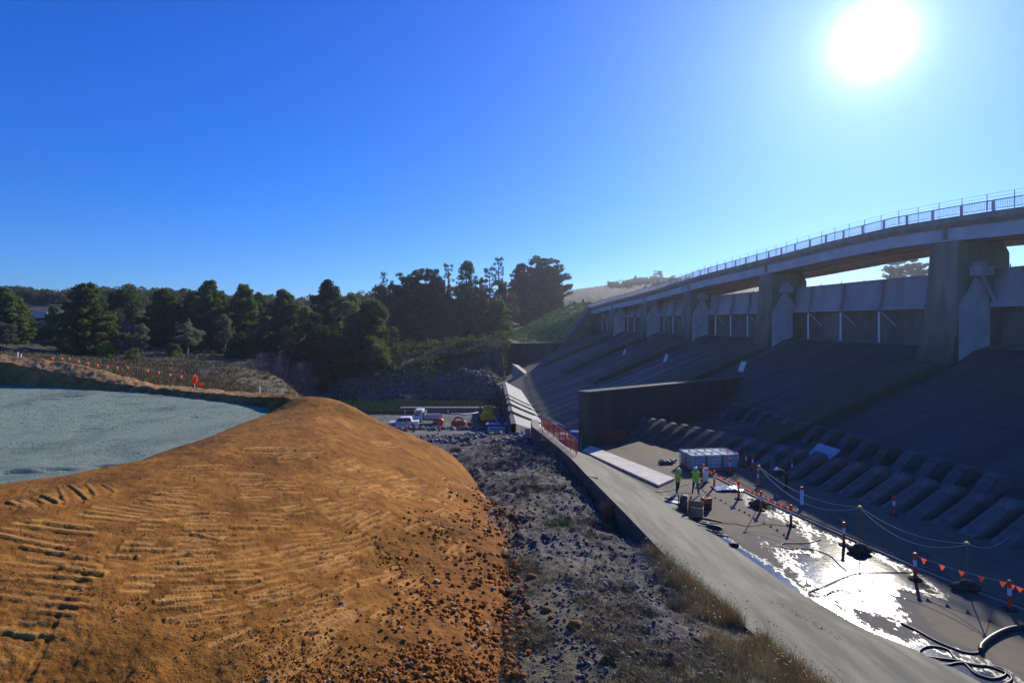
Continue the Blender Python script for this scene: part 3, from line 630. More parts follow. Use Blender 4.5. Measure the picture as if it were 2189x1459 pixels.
# kerb carrying on past the sill to the ramp
ys2 = np.linspace(47.5, 52.5, 8)
kb = MB(); o1 = [Vector((np.interp(y, SOY, SOX), y, 2.0)) for y in np.linspace(33.5, 52.5, 30)]
MB().grid([[p+Vector((-.025,0,-3.2)) for p in o1],[p+Vector((-.025,0,min(.055,.02*(p.y-33.4)))) for p in o1]]).build('outer_face', m_darkc, slab)
kb.grid([[p+Vector((0,0,-3.2)) for p in o1],[p+Vector((-.02,0,min(.06,.02*(p.y-33.4)))) for p in o1],[p+Vector((.62,.2,min(.03,-.16+.06*(p.y-33.4)))) for p in o1],[p+Vector((.62,.2,-3.2)) for p in o1]])
kb.add([o1[0]+Vector((-.02,0,.0)), o1[0]+Vector((.62,.2,-.16)), o1[0]+Vector((.62,.2,-3.2)), o1[0]+Vector((0,0,-3.2))], [(0,1,2,3)])
m_kerb = mat('tan_kerb_concrete', (0.36,0.30,0.22), (0.26,0.23,0.18), .8, .9, .3, 5)
kb.build('kerb_top', m_kerb, slab)
# drop at the far edge of the near basin floor
cw = MB(); cw.add([(2.2,53.4,1.9),(6.9,50.8,0.05),(6.9,50.8,-6.5),(2.2,53.4,-6.5)], [(0,1,2,3)])
fl = PZ(1245,966,0)
structure(MB().add([(np.interp(47.5,SOY,SOX)+.8,47.6,1.6),(np.interp(47.5,SIY,SIX)-.4,47.6,-.02),(7.4,50.6,-.02),(7.4,51.2,-5),(2.6,54,-5),(2.6,53.2,1.2)], [(0,1,2,5),(5,2,3,4)]).build('basin_drop', m_darkc))

# divider wall
dv = thing('divider_wall', 'dark stained concrete divider wall standing between the two spillway basins', 'wall')
e = Vector((6.8, 50.5, 0)); dd = Vector((.69,.7238,0)); nn = Vector((-.7238,.69,0))
def dvp(l, w_, z): p = e+dd*l+nn*w_; return (p.x, p.y, z)
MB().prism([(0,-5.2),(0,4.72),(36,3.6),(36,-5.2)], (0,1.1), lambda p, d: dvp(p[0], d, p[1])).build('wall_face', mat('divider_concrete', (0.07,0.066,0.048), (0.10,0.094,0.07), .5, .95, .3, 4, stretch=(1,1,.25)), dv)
MB().prism([(-.06,4.72),(-.06,4.9),(36,3.78),(36,3.6)], (-.08,1.18), lambda p, d: dvp(p[0], d, p[1])).build('coping', mat('coping_concrete', (0.12,0.115,0.10), (.09,.086,.077), 1, .9), dv)

# second basin floor and its puddles
m_floor2 = mat('muddy_basin_floor', (0.15,0.12,0.065), (0.09,0.08,0.05), .25, .55, .3, 3, c3=(.10,.12,.045), s3=.3)
structure(MB().grid([[(3.0,54,-5.0),(30,58,-5.0)],[(2,178,-5.0),(30,178,-5.0)]]).build('far_basin_floor', m_floor2))
# concrete ramp wall at the far side (the same sill, higher)
rp = thing('concrete_ramp', 'sunlit smooth pale concrete ramp crossed by dark pipes near the pump yard', 'ramp')
A1, A2 = P(1080,815,116.6), P(1103,905,68.7); B2, B1 = PZ(1172,925,-4.97), PZ(1119,836,-4.97)
rw = []
for f in np.linspace(0,1,10):
    q0, q1 = A2.lerp(A1, f), B2.lerp(B1, f); r_ = []
    for k in np.linspace(0,1,14):
        p = q0.lerp(q1, k); p.z = q0.z+(q1.z-q0.z)*(k**0.97 if k > 0 else 0); r_.append(p)
    rw.append(r_)
m_ramp = mat('ramp_concrete', (0.30,0.32,0.31), (0.22,0.24,0.235), .15, .75, .15, 4, stretch=(.6,.15,1), c3=(.38,.39,.37), s3=.25)
MB().grid(rw).build('sloping_face', m_ramp, rp, smooth=True)
of = [r[0] for r in rw]; MB().grid([of, [p+Vector((-.6,0,0)) for p in of], [Vector((p.x-.7,p.y,-8)) for p in of]]).build('outer_face', m_darkc, rp)
nf = rw[0]; MB().grid([nf, [Vector((p.x,p.y-.02,-8)) for p in nf]]).build('end_face', mat('pale_end_face', (.42,.40,.38), (.3,.28,.27), .6, .9), rp)
far = rw[-1]; MB().grid([far, [Vector((p.x,p.y+.02,-8)) for p in far]]).build('far_face', m_darkc, rp)
# the short wall stub past the gap
st = thing('wall_stub', 'short sunlit sloping wall stub at the water end of the far basin', 'wall')
a, b, c_, d_ = P(1095,777,152), P(1108,780,156), P(1142,806,156), P(1128,803,152)
MB().add([a,b,c_,d_]+[Vector((p.x,p.y,-8.5)) for p in (a,b,c_,d_)], [(0,1,2,3),(0,3,7,4),(3,2,6,7),(1,0,4,5),(2,1,5,6)]).build('sloping_face', mat('stub_concrete', (.40,.36,.28), (.3,.27,.22), 1, .8), st)
MB().box(P(1145,800,157), (2.2,1.6,1.6)).build('end_block', mat('stub_block', (.22,.2,.13), rough=.9), st)

# baffle blocks ------------------------------------------------------
def block_mesh(w_, h, dp, top=.55):
    """sloping back downstream of a flat upright front: front faces the chute"""
    bm_ = MB(); prof = [(-dp*.5,0),(-dp*.42,h),(-dp*.42+dp*top*.35,h*1.0),(dp*.55,0)]
    bm_.prism(prof, (-w_/2, w_/2), lambda p, d: Vector((p[0], d, p[1])))
    return bm_
bproto = block_mesh(1.15, 2.0, 2.9, .3).build('baffle_block', m_block, bevel=.035)
brow = [(1352,925),(1398,938),(1445,950),(1495,962),(1548,976),(1604,990),(1663,1005),(1726,1022),(1793,1040),(1865,1060),(1940,1082),(2020,1106),(2105,1132),(2195,1160)]
o2 = ['first','second','third','fourth','fifth','sixth','seventh','eighth','ninth','tenth','eleventh','twelfth','thirteenth','fourteenth','fifteenth','sixteenth']
ang = math.atan2(DN.y, DN.x)
o2 += ['seventeenth','eighteenth','nineteenth','twentieth','twenty first','twenty second','twenty third','twenty fourth','twenty fifth','twenty sixth']
bw = [PZ(u, v, 0.0) for u, v in brow]; bl_len = [0]
for k in range(1, len(bw)): bl_len.append(bl_len[-1]+(bw[k]-bw[k-1]).length)
nb_ = 23; near8 = None
for i in range(nb_):
    d_ = bl_len[-1]*i/(nb_-1); p = Vector((float(np.interp(d_, bl_len, [q.x for q in bw])), float(np.interp(d_, bl_len, [q.y for q in bw])), -.02))
    o = bproto if i == 0 else bproto.copy()
    if i: col.objects.link(o)
    o.location = p; o.rotation_euler = (0,0,ang+rng.uniform(-.02,.02)); o.scale = (1.12, .78, .86+rng.uniform(-.03,.03))
    tag(o, 'sloping concrete baffle block, %s from the divider wall in the front row' % o2[i], 'baffle block', 'baffle blocks on the near basin floor')
ub = MB().prism([(-1.9,-.3),(-1.7,1.15),(-1.35,1.4),(-.9,1.45),(-.5,1.3),(1.0,-.3)], (-.42,.42), lambda p, d: Vector((p[0], d, p[1]))).build('chute_block', m_block, bevel=.03)
for i in range(16):
    o = ub if i == 0 else ub.copy()
    if i: col.objects.link(o)
    o.location = D(67-i*2.0, 16.6, .42); o.rotation_euler = (0,0,ang)
    tag(o, 'round shouldered chute block at the slope foot, %s from the divider wall' % o2[i], 'chute block', 'chute blocks at the foot of the slope')
# rows of small dentates in the far basin
tb_ = MB().prism([(-1.2,0),(-1.2,1.3),(-.4,1.3),(1.2,0)], (-.45,.45), lambda p, d: Vector((p[0], d, p[1]))).build('dentate_block', m_block)
for i in range(14):
    f = i/13; u = 1212+(1275-1212)*f; v = 826+(868-826)*f; q = PZ(u, v, -5.0)
    o = tb_ if i == 0 else tb_.copy()
    if i: col.objects.link(o)
    o.location = q; o.rotation_euler = (0,0,ang); o.scale = (1.2,1.2,1.2)
    tag(o, 'small dark dentate block, %s of the far basin row counting from the far end' % o2[i], 'dentate block', 'dentate blocks in the far basin')

# notice boards on the pier noses
for u, v, Y, wd, lab in ((1587,783,77,1.3,'large square pale notice board on the nose of the second pier'), (1423.5,765,99,1.25,'greenish square notice board on the third pier nose'), (1335,752.5,121,1.1,'smallest square notice board on the fourth pier nose')):
    g = thing('notice_board', lab, 'sign', P(u, v, Y), 0, 'square boards on the pier noses')
    MB().box((0,0,0), (.08, wd, wd*1.1), ROT @ Euler((0,R(-20),0)).to_matrix()).build('face', m_sign, g)
    fr = MB(); rt_ = ROT @ Euler((0,R(-20),0)).to_matrix()
    for sgn in (-1,1):
        fr.box(rt_ @ Vector((.01, sgn*wd*.5, 0)), (.1,.05,wd*1.1+.05), rt_); fr.box(rt_ @ Vector((.01,0,sgn*wd*.55)), (.1,wd,.05), rt_)
    fr.tube([rt_ @ Vector((-.05,.3,0)), Vector((1.6,.6,-.9))], .05, 5); fr.tube([rt_ @ Vector((-.05,-.3,0)), Vector((1.5,-.1,-.9))], .05, 5)
    fr.build('frame', m_wire, g)

# low double kerb running along the wet floor where the shade begins
fk = [PZ(u,v,0) for u, v in ((1480,994),(1540,1026),(1600,1056),(1660,1084),(1720,1110),(1800,1146),(1880,1181),(1960,1216),(2060,1256),(2189,1306),(2300,1346))]
g = thing('floor_kerb', 'low pale double kerb along the edge of the shade on the basin floor', 'kerb')
for w0 in (0, .32):
    rows_ = [[p+Vector((w0+dx,0,dz)) for p in fk] for dx, dz in ((0,-.02),(0,.08),(.12,.08),(.12,-.02))]
    MB().grid(rows_).build('kerb_strip', m_block if w0 else m_deck, g)
# ------------------------------------------------------------------ trees
m_bark = mat('bark', (0.10,0.075,0.055), (0.05,0.04,0.03), 2, .95)
m_palebark = mat('pale_bark', (0.38,0.34,0.28), (0.22,0.19,0.15), 1.5, .9)
m_twig = mat('bare_twigs', (0.20,0.16,0.155), (0.13,0.10,0.10), .6, .95)
def leafmat(name, c1, c2, s=.35): 
    m = mat(name, c1, c2, s, .75, lo=.3, hi=.7, detail=5, rand=.25, spec=.2)
    n = m.node_tree.nodes; L = m.node_tree.links; b = n['Principled BSDF']; t = n.new('ShaderNodeBsdfTranslucent'); x = n.new('ShaderNodeMixShader'); x.inputs[0].default_value = .5
    L.new(b.inputs['Base Color'].links[0].from_socket, t.inputs[0]); L.new(b.outputs[0], x.inputs[1]); L.new(t.outputs[0], x.inputs[2]); L.new(x.outputs[0], n['Material Output'].inputs[0]); return m
m_pine = leafmat('pine_needles', (0.075,0.115,0.022), (0.17,0.22,0.045))
m_darkpine = leafmat('dark_needles', (0.034,0.052,0.016), (0.085,0.115,0.032))
m_gum = leafmat('grey_green_leaves', (0.13,0.15,0.09), (0.22,0.235,0.15))
m_olive = leafmat('olive_leaves', (0.085,0.11,0.03), (0.18,0.21,0.06))
m_lime = leafmat('yellow_green_leaves', (0.16,0.22,0.015), (0.26,0.30,0.03))

def leaf_cloud(centres, radii, per, size, seed, flat=1.0, squash=0.7):
    """many small leaf faces spread through clumps; returns a mesh builder"""
    r = np.random.default_rng(seed); V = []; k = 0; centres = np.array(centres); radii = np.array(radii)
    cnt = np.maximum(4, (per*(radii/radii.mean())**2).astype(int)); idx = np.repeat(np.arange(len(centres)), cnt); n = len(idx)
    d = r.normal(size=(n,3)); d /= np.linalg.norm(d, axis=1, keepdims=True); d[:,2] *= squash
    c = centres[idx] + d*(radii[idx]*r.uniform(.45,1.05,n))[:,None]
    a = r.normal(size=(n,3)); a[:,2] *= flat; a /= np.linalg.norm(a, axis=1, keepdims=True)
    b = np.cross(a, r.normal(size=(n,3))); b /= np.linalg.norm(b, axis=1, keepdims=True)
    s = (size*r.uniform(.6,1.4,n))[:,None]
    v = np.stack([c-a*s, c+b*s*.55, c+a*s, c-b*s*.55], 1).reshape(-1,3)
    return v, np.arange(4*n).reshape(-1,4)
def tree_parts(kind, seed):
    """unit-height-ish tree (height 10): crown mesh, trunk builder"""
    r = random.Random(seed); C, Rr = [], []; tr = MB(); H = 10.0
    def limb(p0, p1, r0, r1): 
        m = (Vector(p0)+Vector(p1))/2 + Vector((r.uniform(-.1,.1), r.uniform(-.1,.1), r.uniform(-.1,.2))); tr.tube([p0, m, p1], [r0,(r0+r1)/2,r1], 5)
    if kind in ('pine','umbrella','spruce','snag'):
        lean = (r.uniform(-.3,.3), r.uniform(-.3,.3))
        tr.tube([(0,0,-.6),(lean[0]*.3,lean[1]*.3,3.5),(lean[0]*.7,lean[1]*.7,7),(lean[0],lean[1],9.7)], [.27,.2,.12,.03], 7)
        z = {'pine':.9,'umbrella':2.2,'spruce':1.2,'snag':3.0}[kind]; step = {'pine':.42,'umbrella':.55,'spruce':.34,'snag':.5}[kind]
        while z < 9.9:
            f = z/H
            if kind == 'pine': R0 = 3.3*min(1, (1.03-f)*1.55)**.8*(.75+.25*min(1, f*4))
            elif kind == 'umbrella': R0 = 2.4*math.sin(math.pi*min(1, max(.12, (f-.18)/.86)))**.7 + .35
            elif kind == 'spruce': R0 = 2.5*(1.05-f)**.75+.2
            else: R0 = 2.2*(1.08-f)+.25
            nb = {'pine':8,'umbrella':6,'spruce':7,'snag':7}[kind]
            if kind == 'umbrella' and r.random() < .12: z += step; continue
            a0 = r.uniform(0, 6.28)
            for b in range(nb):
                if r.random() < (.2 if kind == 'pine' else .25): continue
                an = a0+b*6.283/nb+r.uniform(-.35,.35); L_ = R0*r.uniform(.5,1.2); cx, cy = lean[0]*f, lean[1]*f
                rise = {'pine':.25,'umbrella':.35,'spruce':-.12,'snag':.1}[kind]*L_
                tip = (cx+math.cos(an)*L_, cy+math.sin(an)*L_, z+rise)
                limb((cx,cy,z), tip, .05, .015)
                nn_ = max(1, int(L_/.62))
                for k in range(nn_):
                    g = (k+1)/nn_; jz = .32 if kind in ('snag','spruce') else .13; q = [cx+(tip[0]-cx)*g, cy+(tip[1]-cy)*g, z+rise*g+r.uniform(-jz,jz)]
                    if kind in ('snag',) and r.random() < .3: continue
                    if kind == 'spruce' and r.random() < .12: continue
                    C.append(q); Rr.append({'pine':.50,'umbrella':.55,'spruce':.42,'snag':.24}[kind]*r.uniform(.7,1.2))
            z += step*r.uniform(.8,1.25)
        per, size, flat, sq = {'pine':(80,.15,.9,.7),'umbrella':(80,.15,.8,.6),'spruce':(60,.12,.8,.8),'snag':(40,.09,.8,.9)}[kind]
    elif kind in ('gum','round'):
        h0 = 3.2 if kind == 'gum' else 1.0
        tr.tube([(0,0,-.5),(.12,.05,h0*.6),(.05,.2,h0+1.5),(.2,.1,7)], [.22,.17,.13,.05], 7)
        for k in range(26 if kind == 'gum' else 40):
            an = r.uniform(0,6.283); zz = r.uniform(h0, 9.2); f = (zz-h0)/(9.6-h0); R0 = (2.3 if kind == 'gum' else 3.3)*math.sqrt(max(.05, 1-(2*f-.85)**2/1.4))*r.uniform(.35,1)
            q = (math.cos(an)*R0, math.sin(an)*R0, zz); C.append(q); Rr.append(r.uniform(.6,1.05)*(1 if kind == 'gum' else 1.1))
            if k % 2 == 0: limb((.1,.1,max(h0*.6, zz-1.6)), q, .06, .02)
        per, size, flat, sq = (210,.12,1,.8) if kind == 'gum' else (230,.14,1,.8)
    elif kind == 'bush':
        tr.tube([(0,0,-.5),(.1,.1,4),(.1,0,7)], [.35,.25,.08], 6)
        for k in range(60):
            an = r.uniform(0,6.283); el = math.asin(r.uniform(.0,1)); rr_ = r.uniform(.55,1)
            C.append((math.cos(an)*math.cos(el)*4.2*rr_, math.sin(an)*math.cos(el)*4.2*rr_, .6+8.3*math.sin(el)*rr_)); Rr.append(r.uniform(.8,1.35))
        per, size, flat, sq = 150,.19,1,.9
    if kind == 'bare':
        for k in range(9):
            an = r.uniform(0,6.283); sp = r.uniform(.2,1.6); t0 = Vector((math.cos(an)*sp*.3, math.sin(an)*sp*.3, -.4)); t1 = Vector((math.cos(an)*sp, math.sin(an)*sp, r.uniform(6.5,10)))
            tr.tube([t0, t0.lerp(t1,.5)+Vector((r.uniform(-.2,.2),r.uniform(-.2,.2),0)), t1], [.10,.06,.015], 4)
        tw = MB()
        for k in range(420):
            an = r.uniform(0,6.283); z0 = r.uniform(2,8.2); sp = r.uniform(.2,2.2)*math.sin(math.pi*min(.95,z0/10+.1)); p0 = Vector((math.cos(an)*sp, math.sin(an)*sp, z0)); d = Vector((math.cos(an)*r.uniform(.1,.7), math.sin(an)*r.uniform(.1,.7), r.uniform(.7,1.7)))
            tw.tube([p0, p0+d], [.03,.008], 3, cap=False)
        return tw.mesh('crown'), tr
    for k in range(14 if kind in ('pine','round','gum') else 5):
        q = r.choice(C); C.append((q[0]*1.12, q[1]*1.12, min(10.3, q[2]+r.uniform(.3,.8)))); Rr.append(r.uniform(.22,.4))
    v, f = leaf_cloud(C, Rr, per, size, seed, flat, sq)
    me = bpy.data.meshes.new('crown'); me.from_pydata(v.tolist(), [], f.tolist()); me.update()
    return me, tr
PROTO = {}
def tree_proto(kind, seed):
    k = (kind, seed)
    if k not in PROTO:
        me, tr = tree_parts(kind, seed); PROTO[k] = (me, tr.mesh('trunk'))
    return PROTO[k]
LEAF = {'pine':m_pine,'umbrella':m_darkpine,'spruce':m_darkpine,'snag':m_darkpine,'gum':m_gum,'round':m_olive,'bush':m_darkpine,'bare':m_twig}
def plant(u, vtop, vbase, Y, kind, seed, label, wide=None, leaf=None, cat='tree', name=None, group=None, toground=True):
    """stand a tree so that its top and foot sit where the photograph shows them"""
    b = P(u, vbase, Y); t = P(u, vtop, Y)
    gz = ground(b.x, Y); z0 = min(b.z, gz) if toground else b.z
    h = t.z-z0; s = h/10.0
    ww = s if wide is None else wide/(2*{'pine':3.1,'umbrella':2.7,'spruce':1.8,'snag':1.5,'gum':2.7,'round':3.9,'bush':5.0,'bare':2.1}[kind])*Y/F
    nm = name or {'pine':'pine_tree','umbrella':'pine_tree','spruce':'conifer_tree','snag':'conifer_tree','gum':'gum_tree','round':'tree','bush':'shrub','bare':'bare_tree'}[kind]
    cm, tm = tree_proto(kind, seed)
    if label not in LABELS: LABELS.add(label)
    root = thing(nm, label, cat, (b.x, Y, z0), (u*13.7+seed) % 6.28, group, (ww, ww, s))
    cr = bpy.data.objects.new('crown', cm); tk = bpy.data.objects.new('trunk', tm)
    for o, m in ((cr, leaf or LEAF[kind]), (tk, m_palebark if kind == 'gum' else (m_twig if kind == 'bare' else m_bark))):
        col.objects.link(o); o.parent = root
        if not o.data.materials: o.data.materials.append(m)
        o.material_slots[0].link = 'OBJECT'; o.material_slots[0].material = m
    return root
LABELS = set()
T = [
 # u, vtop, vbase, Y, kind, seed, label, width px, leaf
 (8,618,752,150,'pine',1,'green pine cut off by the picture edge, beside the grey gums',90,m_pine),
 (16,690,752,138,'gum',5,'short dark grey gum in front of the pine at the picture edge',46,m_gum),
 (53,654,705,205,'gum',6,'round grey green gum standing just before the house',46,m_gum),
 (116,652,735,190,'pine',2,'slim green pine beside the dark house roof',34,m_pine),
 (88,690,765,168,'bush',3,'wide dark shrub mass below the house roof',88,m_darkpine),
 (182,608,775,145,'pine',3,'broad dark pine with tiered branches, largest of those above the flags',118,m_pine),
 (228,720,768,136,'bush',4,'bright yellow green wattle bush at the foot of the broad pine',40,m_lime),
 (256,612,765,178,'round',7,'tall dark tree close behind the yellow green bush',92,m_darkpine),
 (282,604,765,186,'round',8,'tall broad headed gum topping the dark group above the flags',100,m_olive),
 (268,678,745,158,'bare',2,'purple grey bare tree under the broad headed gum',40,m_twig),
 (347,618,760,170,'pine',4,'bushy green pine next to the silver gum',84,m_pine),
 (303,690,762,142,'gum',1,'small grey green gum with a pale leaning trunk',44,m_gum),
 (400,684,758,150,'gum',2,'silver grey gum with a wide domed crown',66,m_gum),
 (372,724,758,144,'bush',5,'low mid green bush between the two pale gums',36,m_olive),
 (251,723,760,138,'gum',3,'thin pale sapling beside the yellow green bush',24,m_gum),
 (285,738,786,122,'bush',6,'dark olive shrub standing low behind the flag line',46,m_olive),
 (412,626,748,182,'pine',1,'lower left top of the twin pines above the orange bundle',66,m_pine),
 (446,602,755,178,'pine',3,'taller top of the twin pines above the orange bundle',84,m_pine),
 (475,622,740,192,'pine',2,'slim pine wedged between the twin pines and the dense pine',36,m_pine),
 (517,609,745,180,'pine',4,'dense crowned pine left of the pale bare trees',78,m_pine),
 (546,621,740,195,'round',7,'dome shaped dark tree tucked behind the dense pine',56,m_darkpine),
 (571,640,745,215,'bare',3,'pale grey bare tree in the gap below the skyline',44,m_twig),
 (594,652,745,214,'bare',4,'second pale bare tree in the skyline gap',34,m_twig),
 (612,619,750,196,'pine',2,'layered pine rising alone from the middle of the wood',78,m_pine),
 (511,702,785,150,'bush',3,'rounded dark shrub by the river flat, before the pines',70,m_darkpine),
 (480,668,752,168,'gum',6,'grey green gum between the twin pines and the rounded shrub',50,m_gum),
 (560,676,775,166,'round',8,'dark mixed tree beside the rounded shrub',76,m_darkpine),
 (640,650,782,166,'round',7,'olive tree below the layered pine',92,m_olive),
 (697,602,770,186,'pine',1,'big dark pine with a pointed dome crown at the wood centre',98,m_darkpine),
 (668,660,788,162,'round',9,'dark bushy tree in front of the big domed pine',90,m_darkpine),
 (735,640,780,176,'round',8,'mid green tree right behind the lit bushes',96,m_olive),
 (722,700,795,160,'bush',4,'dark green bush mass above the dry river flat',110,m_darkpine),
 (762,668,792,166,'gum',5,'silver leaved tree among dark bushes by the river bend',66,m_gum),
 (752,624,760,205,'gum',3,'thin topped gum on the skyline past the domed pine',46,m_olive),
 (792,640,785,168,'pine',2,'leaning olive pine at the river end of the bush mass',96,m_olive),
 (800,706,800,158,'bush',6,'dark bush at the end of the wood beside the rocky bank',84,m_olive),
 (824,600,760,190,'round',9,'broad dark tree with a ragged top at the start of the tall pines',90,m_darkpine),
 (818,582,720,205,'snag',1,'thin half dead conifer top poking above the wood',30,m_darkpine),
 (862,590,752,192,'umbrella',2,'dark round topped pine next to the umbrella pine',76,m_darkpine),
 (906,576,750,194,'umbrella',1,'umbrella pine with a flat layered crown',76,m_darkpine),
 (934,592,750,190,'pine',4,'dark filled in pine between the umbrella pine and bare spire',76,m_darkpine),
 (960,561,745,200,'snag',2,'nearly bare conifer spire beside the umbrella pine',42,m_darkpine),
 (998,553,748,196,'spruce',1,'tall narrow spruce with tiered gaps against the sky',52,m_darkpine),
 (950,640,745,184,'pine',3,'dark green pine filling in under the bare spire',90,m_darkpine),
 (905,655,752,182,'round',7,'dense dark tree low under the umbrella pine',96,m_darkpine),
 (1022,596,745,204,'umbrella',2,'small dark pine between the spruce and the twin bare spires',46,m_darkpine),
 (1000,668,748,180,'bush',3,'very dark shrub mass at the foot of the tall spruce',90,m_darkpine),
 (1046,571,740,206,'snag',3,'shorter of the two thin spires in the tall group',40,m_darkpine),
 (1068,546,740,208,'snag',2,'tallest thin spire, bare branched, above the green cone tree',44,m_darkpine),
 (1060,640,736,178,'pine',2,'green cone shaped conifer at the edge of the grassy bank',74,m_pine),
 (1080,600,730,212,'round',8,'dark tree standing behind the green cone shaped conifer',70,m_darkpine),
 (1112,566,700,225,'pine',3,'dark round crowned pine leaning toward the tallest dome pine',66,m_darkpine),
 (1152,555,695,232,'umbrella',3,'tall dome crowned pine at the top of the grassy bank',90,m_darkpine),
 (1140,610,700,222,'round',9,'dark undergrowth tree beneath the dome crowned pine',90,m_darkpine),
 (1178,600,685,240,'round',7,'dusky tree on the brow of the grassy bank',66,m_darkpine),
 (1192,579,668,246,'umbrella',4,'last pine of the wood, nearest the bridge end',56,m_darkpine),
 (870,640,760,182,'round',8,'dark mid height tree under the round topped pine',110,m_darkpine),
 (560,748,808,135,'bare',2,'purplish bare thicket tree at the edge of the dry flat',54,m_twig),
 (600,752,808,138,'bare',3,'bare thicket tree in the middle of the purple scrub',54,m_twig),
 (645,765,812,140,'bare',4,'lowest bare thicket tree near the river bend',66,m_twig),
 (528,770,812,134,'bare',4,'thin bare shrub at the flag end of the purple scrub',44,m_twig),
 (455,772,812,120,'bare',3,'bare weedy bush behind the orange bundle',50,m_twig),
 (690,788,826,150,'bush',5,'small olive bush on the grassy river flat',30,m_olive),
 (1405,577,606,820,'round',9,'lone dark round tree on the crest of the far pale hill',34,m_darkpine),
 (1376,592,608,830,'round',8,'small dark tree next to the lone round hilltop tree',22,m_darkpine),
 (1358,588,606,840,'spruce',1,'pointed small tree on the far hill crest',8,m_darkpine),
 (1432,594,604,800,'round',7,'tiny dark tree over the bridge railing on the far hill',16,m_darkpine),
 (1916,556,604,330,'umbrella',1,'dark tree seen through the gap under the bridge, farther from the pier',44,m_darkpine),
 (1960,552,602,320,'umbrella',2,'dark tree under the bridge, half hidden by the nearest pier',52,m_darkpine),
 (1165,568,690,240,'pine',2,'dense cone of dark pine between the two dome crowned pines',64,m_darkpine),
 (1130,590,700,228,'round',8,'dark filled crown beside the tall dome crowned pine',70,m_darkpine),
 (886,598,750,204,'pine',3,'dark pine shoulder rising behind the round topped pine',74,m_darkpine),
 (1030,640,740,190,'pine',3,'dark pine between the spruce foot and the green cone conifer',70,m_darkpine),
 (970,610,745,196,'round',9,'dark crown below the bare spire and the spruce',64,m_darkpine),
 (1228,640,657,260,'bush',4,'small dark bush by the road at the bridge end',12,m_darkpine),
 (1246,638,657,262,'spruce',1,'little pointed conifer by the road at the bridge end',7,m_darkpine),
 (1258,642,656,265,'bush',6,'low dark shrub beside the little conifer at the bridge end',12,m_darkpine),
]
for t in T:
    t = list(t)
    if 800 < t[0] < 1092 and 174 < t[3] < 215: t[3] += 68
    if 1100 < t[0] < 1200 and 200 < t[3] < 260: t[3] = 325+(t[3]-225)*.6
    plant(t[0], t[1], t[2], t[3], t[4], t[5], t[6], t[7], t[8])
# far-off wood on the ridge, read as one mass
v_all, f_all = [], []; k_ = 0; rr = random.Random(3)
for i in range(460):
    u = rr.uniform(-150, 900); Y = rr.uniform(300, 430); kind = rr.choice(['pine','round','round','umbrella','gum'])
    x = (u-CU)/F*Y; z = ground(x, Y); vt = np.interp(u, [-150,40,110,180,300,420,560,640,760,900],[616,610,622,610,614,620,630,636,622,616])+rr.uniform(0,22)
    h = max(3, (CH-(vt-HV)/F*Y)-z); h = min(h, 27); r0 = rr.uniform(3.5,6.5)
    C, Rr = [], []
    for q in range(9): C.append((x+rr.uniform(-r0,r0)*.6, Y+rr.uniform(-3,3), z+h*rr.uniform(.3,.95))); Rr.append(rr.uniform(1.8,3.0)*(1.15-.3*rr.random()))
    v, f = leaf_cloud(C, Rr, 34, .75, 500+i); v_all.append(v); f_all.append(f+k_); k_ += len(v)
m_far = leafmat('distant_leaves', (0.05,0.07,0.025), (0.12,0.14,0.06), .06)
o = fastmesh('distant_woods', np.concatenate(v_all), np.concatenate(f_all), m_far, smooth=False); o['kind'] = 'stuff'
v_all, f_all = [], []; k_ = 0
for i in range(90):
    u = rr.uniform(1300, 1500); Y = rr.uniform(560, 800); x = (u-CU)/F*Y; z = ground(x, Y)
    C = [(x+rr.uniform(-3,3), Y+rr.uniform(-3,3), z+rr.uniform(1,5)) for q in range(4)]
    v, f = leaf_cloud(C, [rr.uniform(1.6,3) for q in C], 26, .9, 1500+i); v_all.append(v); f_all.append(f+k_); k_ += len(v)
o = fastmesh('hillside_scrub', np.concatenate(v_all), np.concatenate(f_all), m_far, smooth=False); o['kind'] = 'stuff'
# undergrowth that fills the floor of the wood
v_all, f_all = [], []; k_ = 0
for i in range(520):
    u = rr.uniform(-80, 1080); Y = rr.uniform(158, 205); x = (u-CU)/F*Y; z = ground(x, Y)
    if u < 140 and rr.random() < .6: continue
    hh = rr.uniform(.6, 3.2)
    C = [(x+rr.uniform(-2.2,2.2), Y+rr.uniform(-1.5,1.5), z+rr.uniform(.2,hh)) for q in range(4)]
    v, f = leaf_cloud(C, [rr.uniform(.7,1.5) for q in C], 26, .32, 2500+i); v_all.append(v); f_all.append(f+k_); k_ += len(v)
o = fastmesh('undergrowth', np.concatenate(v_all), np.concatenate(f_all), m_darkpine, smooth=False); o['kind'] = 'stuff'

# house among the trees
hx = P(86, 700, 198); hz = ground(hx.x, 198)-.3
hs_ = thing('house', 'single storey house with a grey hipped roof among the trees', 'house', (hx.x, 198, P(86,694,198).z-1.5), R(12))
m_wall = mat('dark_brick', (.10,.075,.06), (.07,.05,.045), 2, .9); m_roof = mat('grey_roof', (.24,.25,.29), (.19,.20,.23), 2, .7, stretch=(3,.5,1))
MB().box((0,0,1.4), (9,7,5)).build('wall', m_wall, hs_)
MB().add([(-5.1,-4.1,3.9),(5.1,-4.1,3.9),(5.1,4.1,3.9),(-5.1,4.1,3.9),(-1.6,0,6.3),(1.6,0,6.3)], [(0,1,5,4),(2,3,4,5),(1,2,5),(3,0,4),(3,2,1,0)]).build('roof', m_roof, hs_)
for x in (-2.6,2.2):
    wf = MB().box((x,-3.52,2.2),(1.7,.1,1.3)).build('window', m_white, hs_); MB().box((x,-3.58,2.2),(1.5,.06,1.1)).build('pane', mat('window_glass',(.03,.04,.05),rough=.1), wf)
MB().box((3.2,1,6.0),(.6,.6,1.6)).build('chimney', m_wall, hs_)
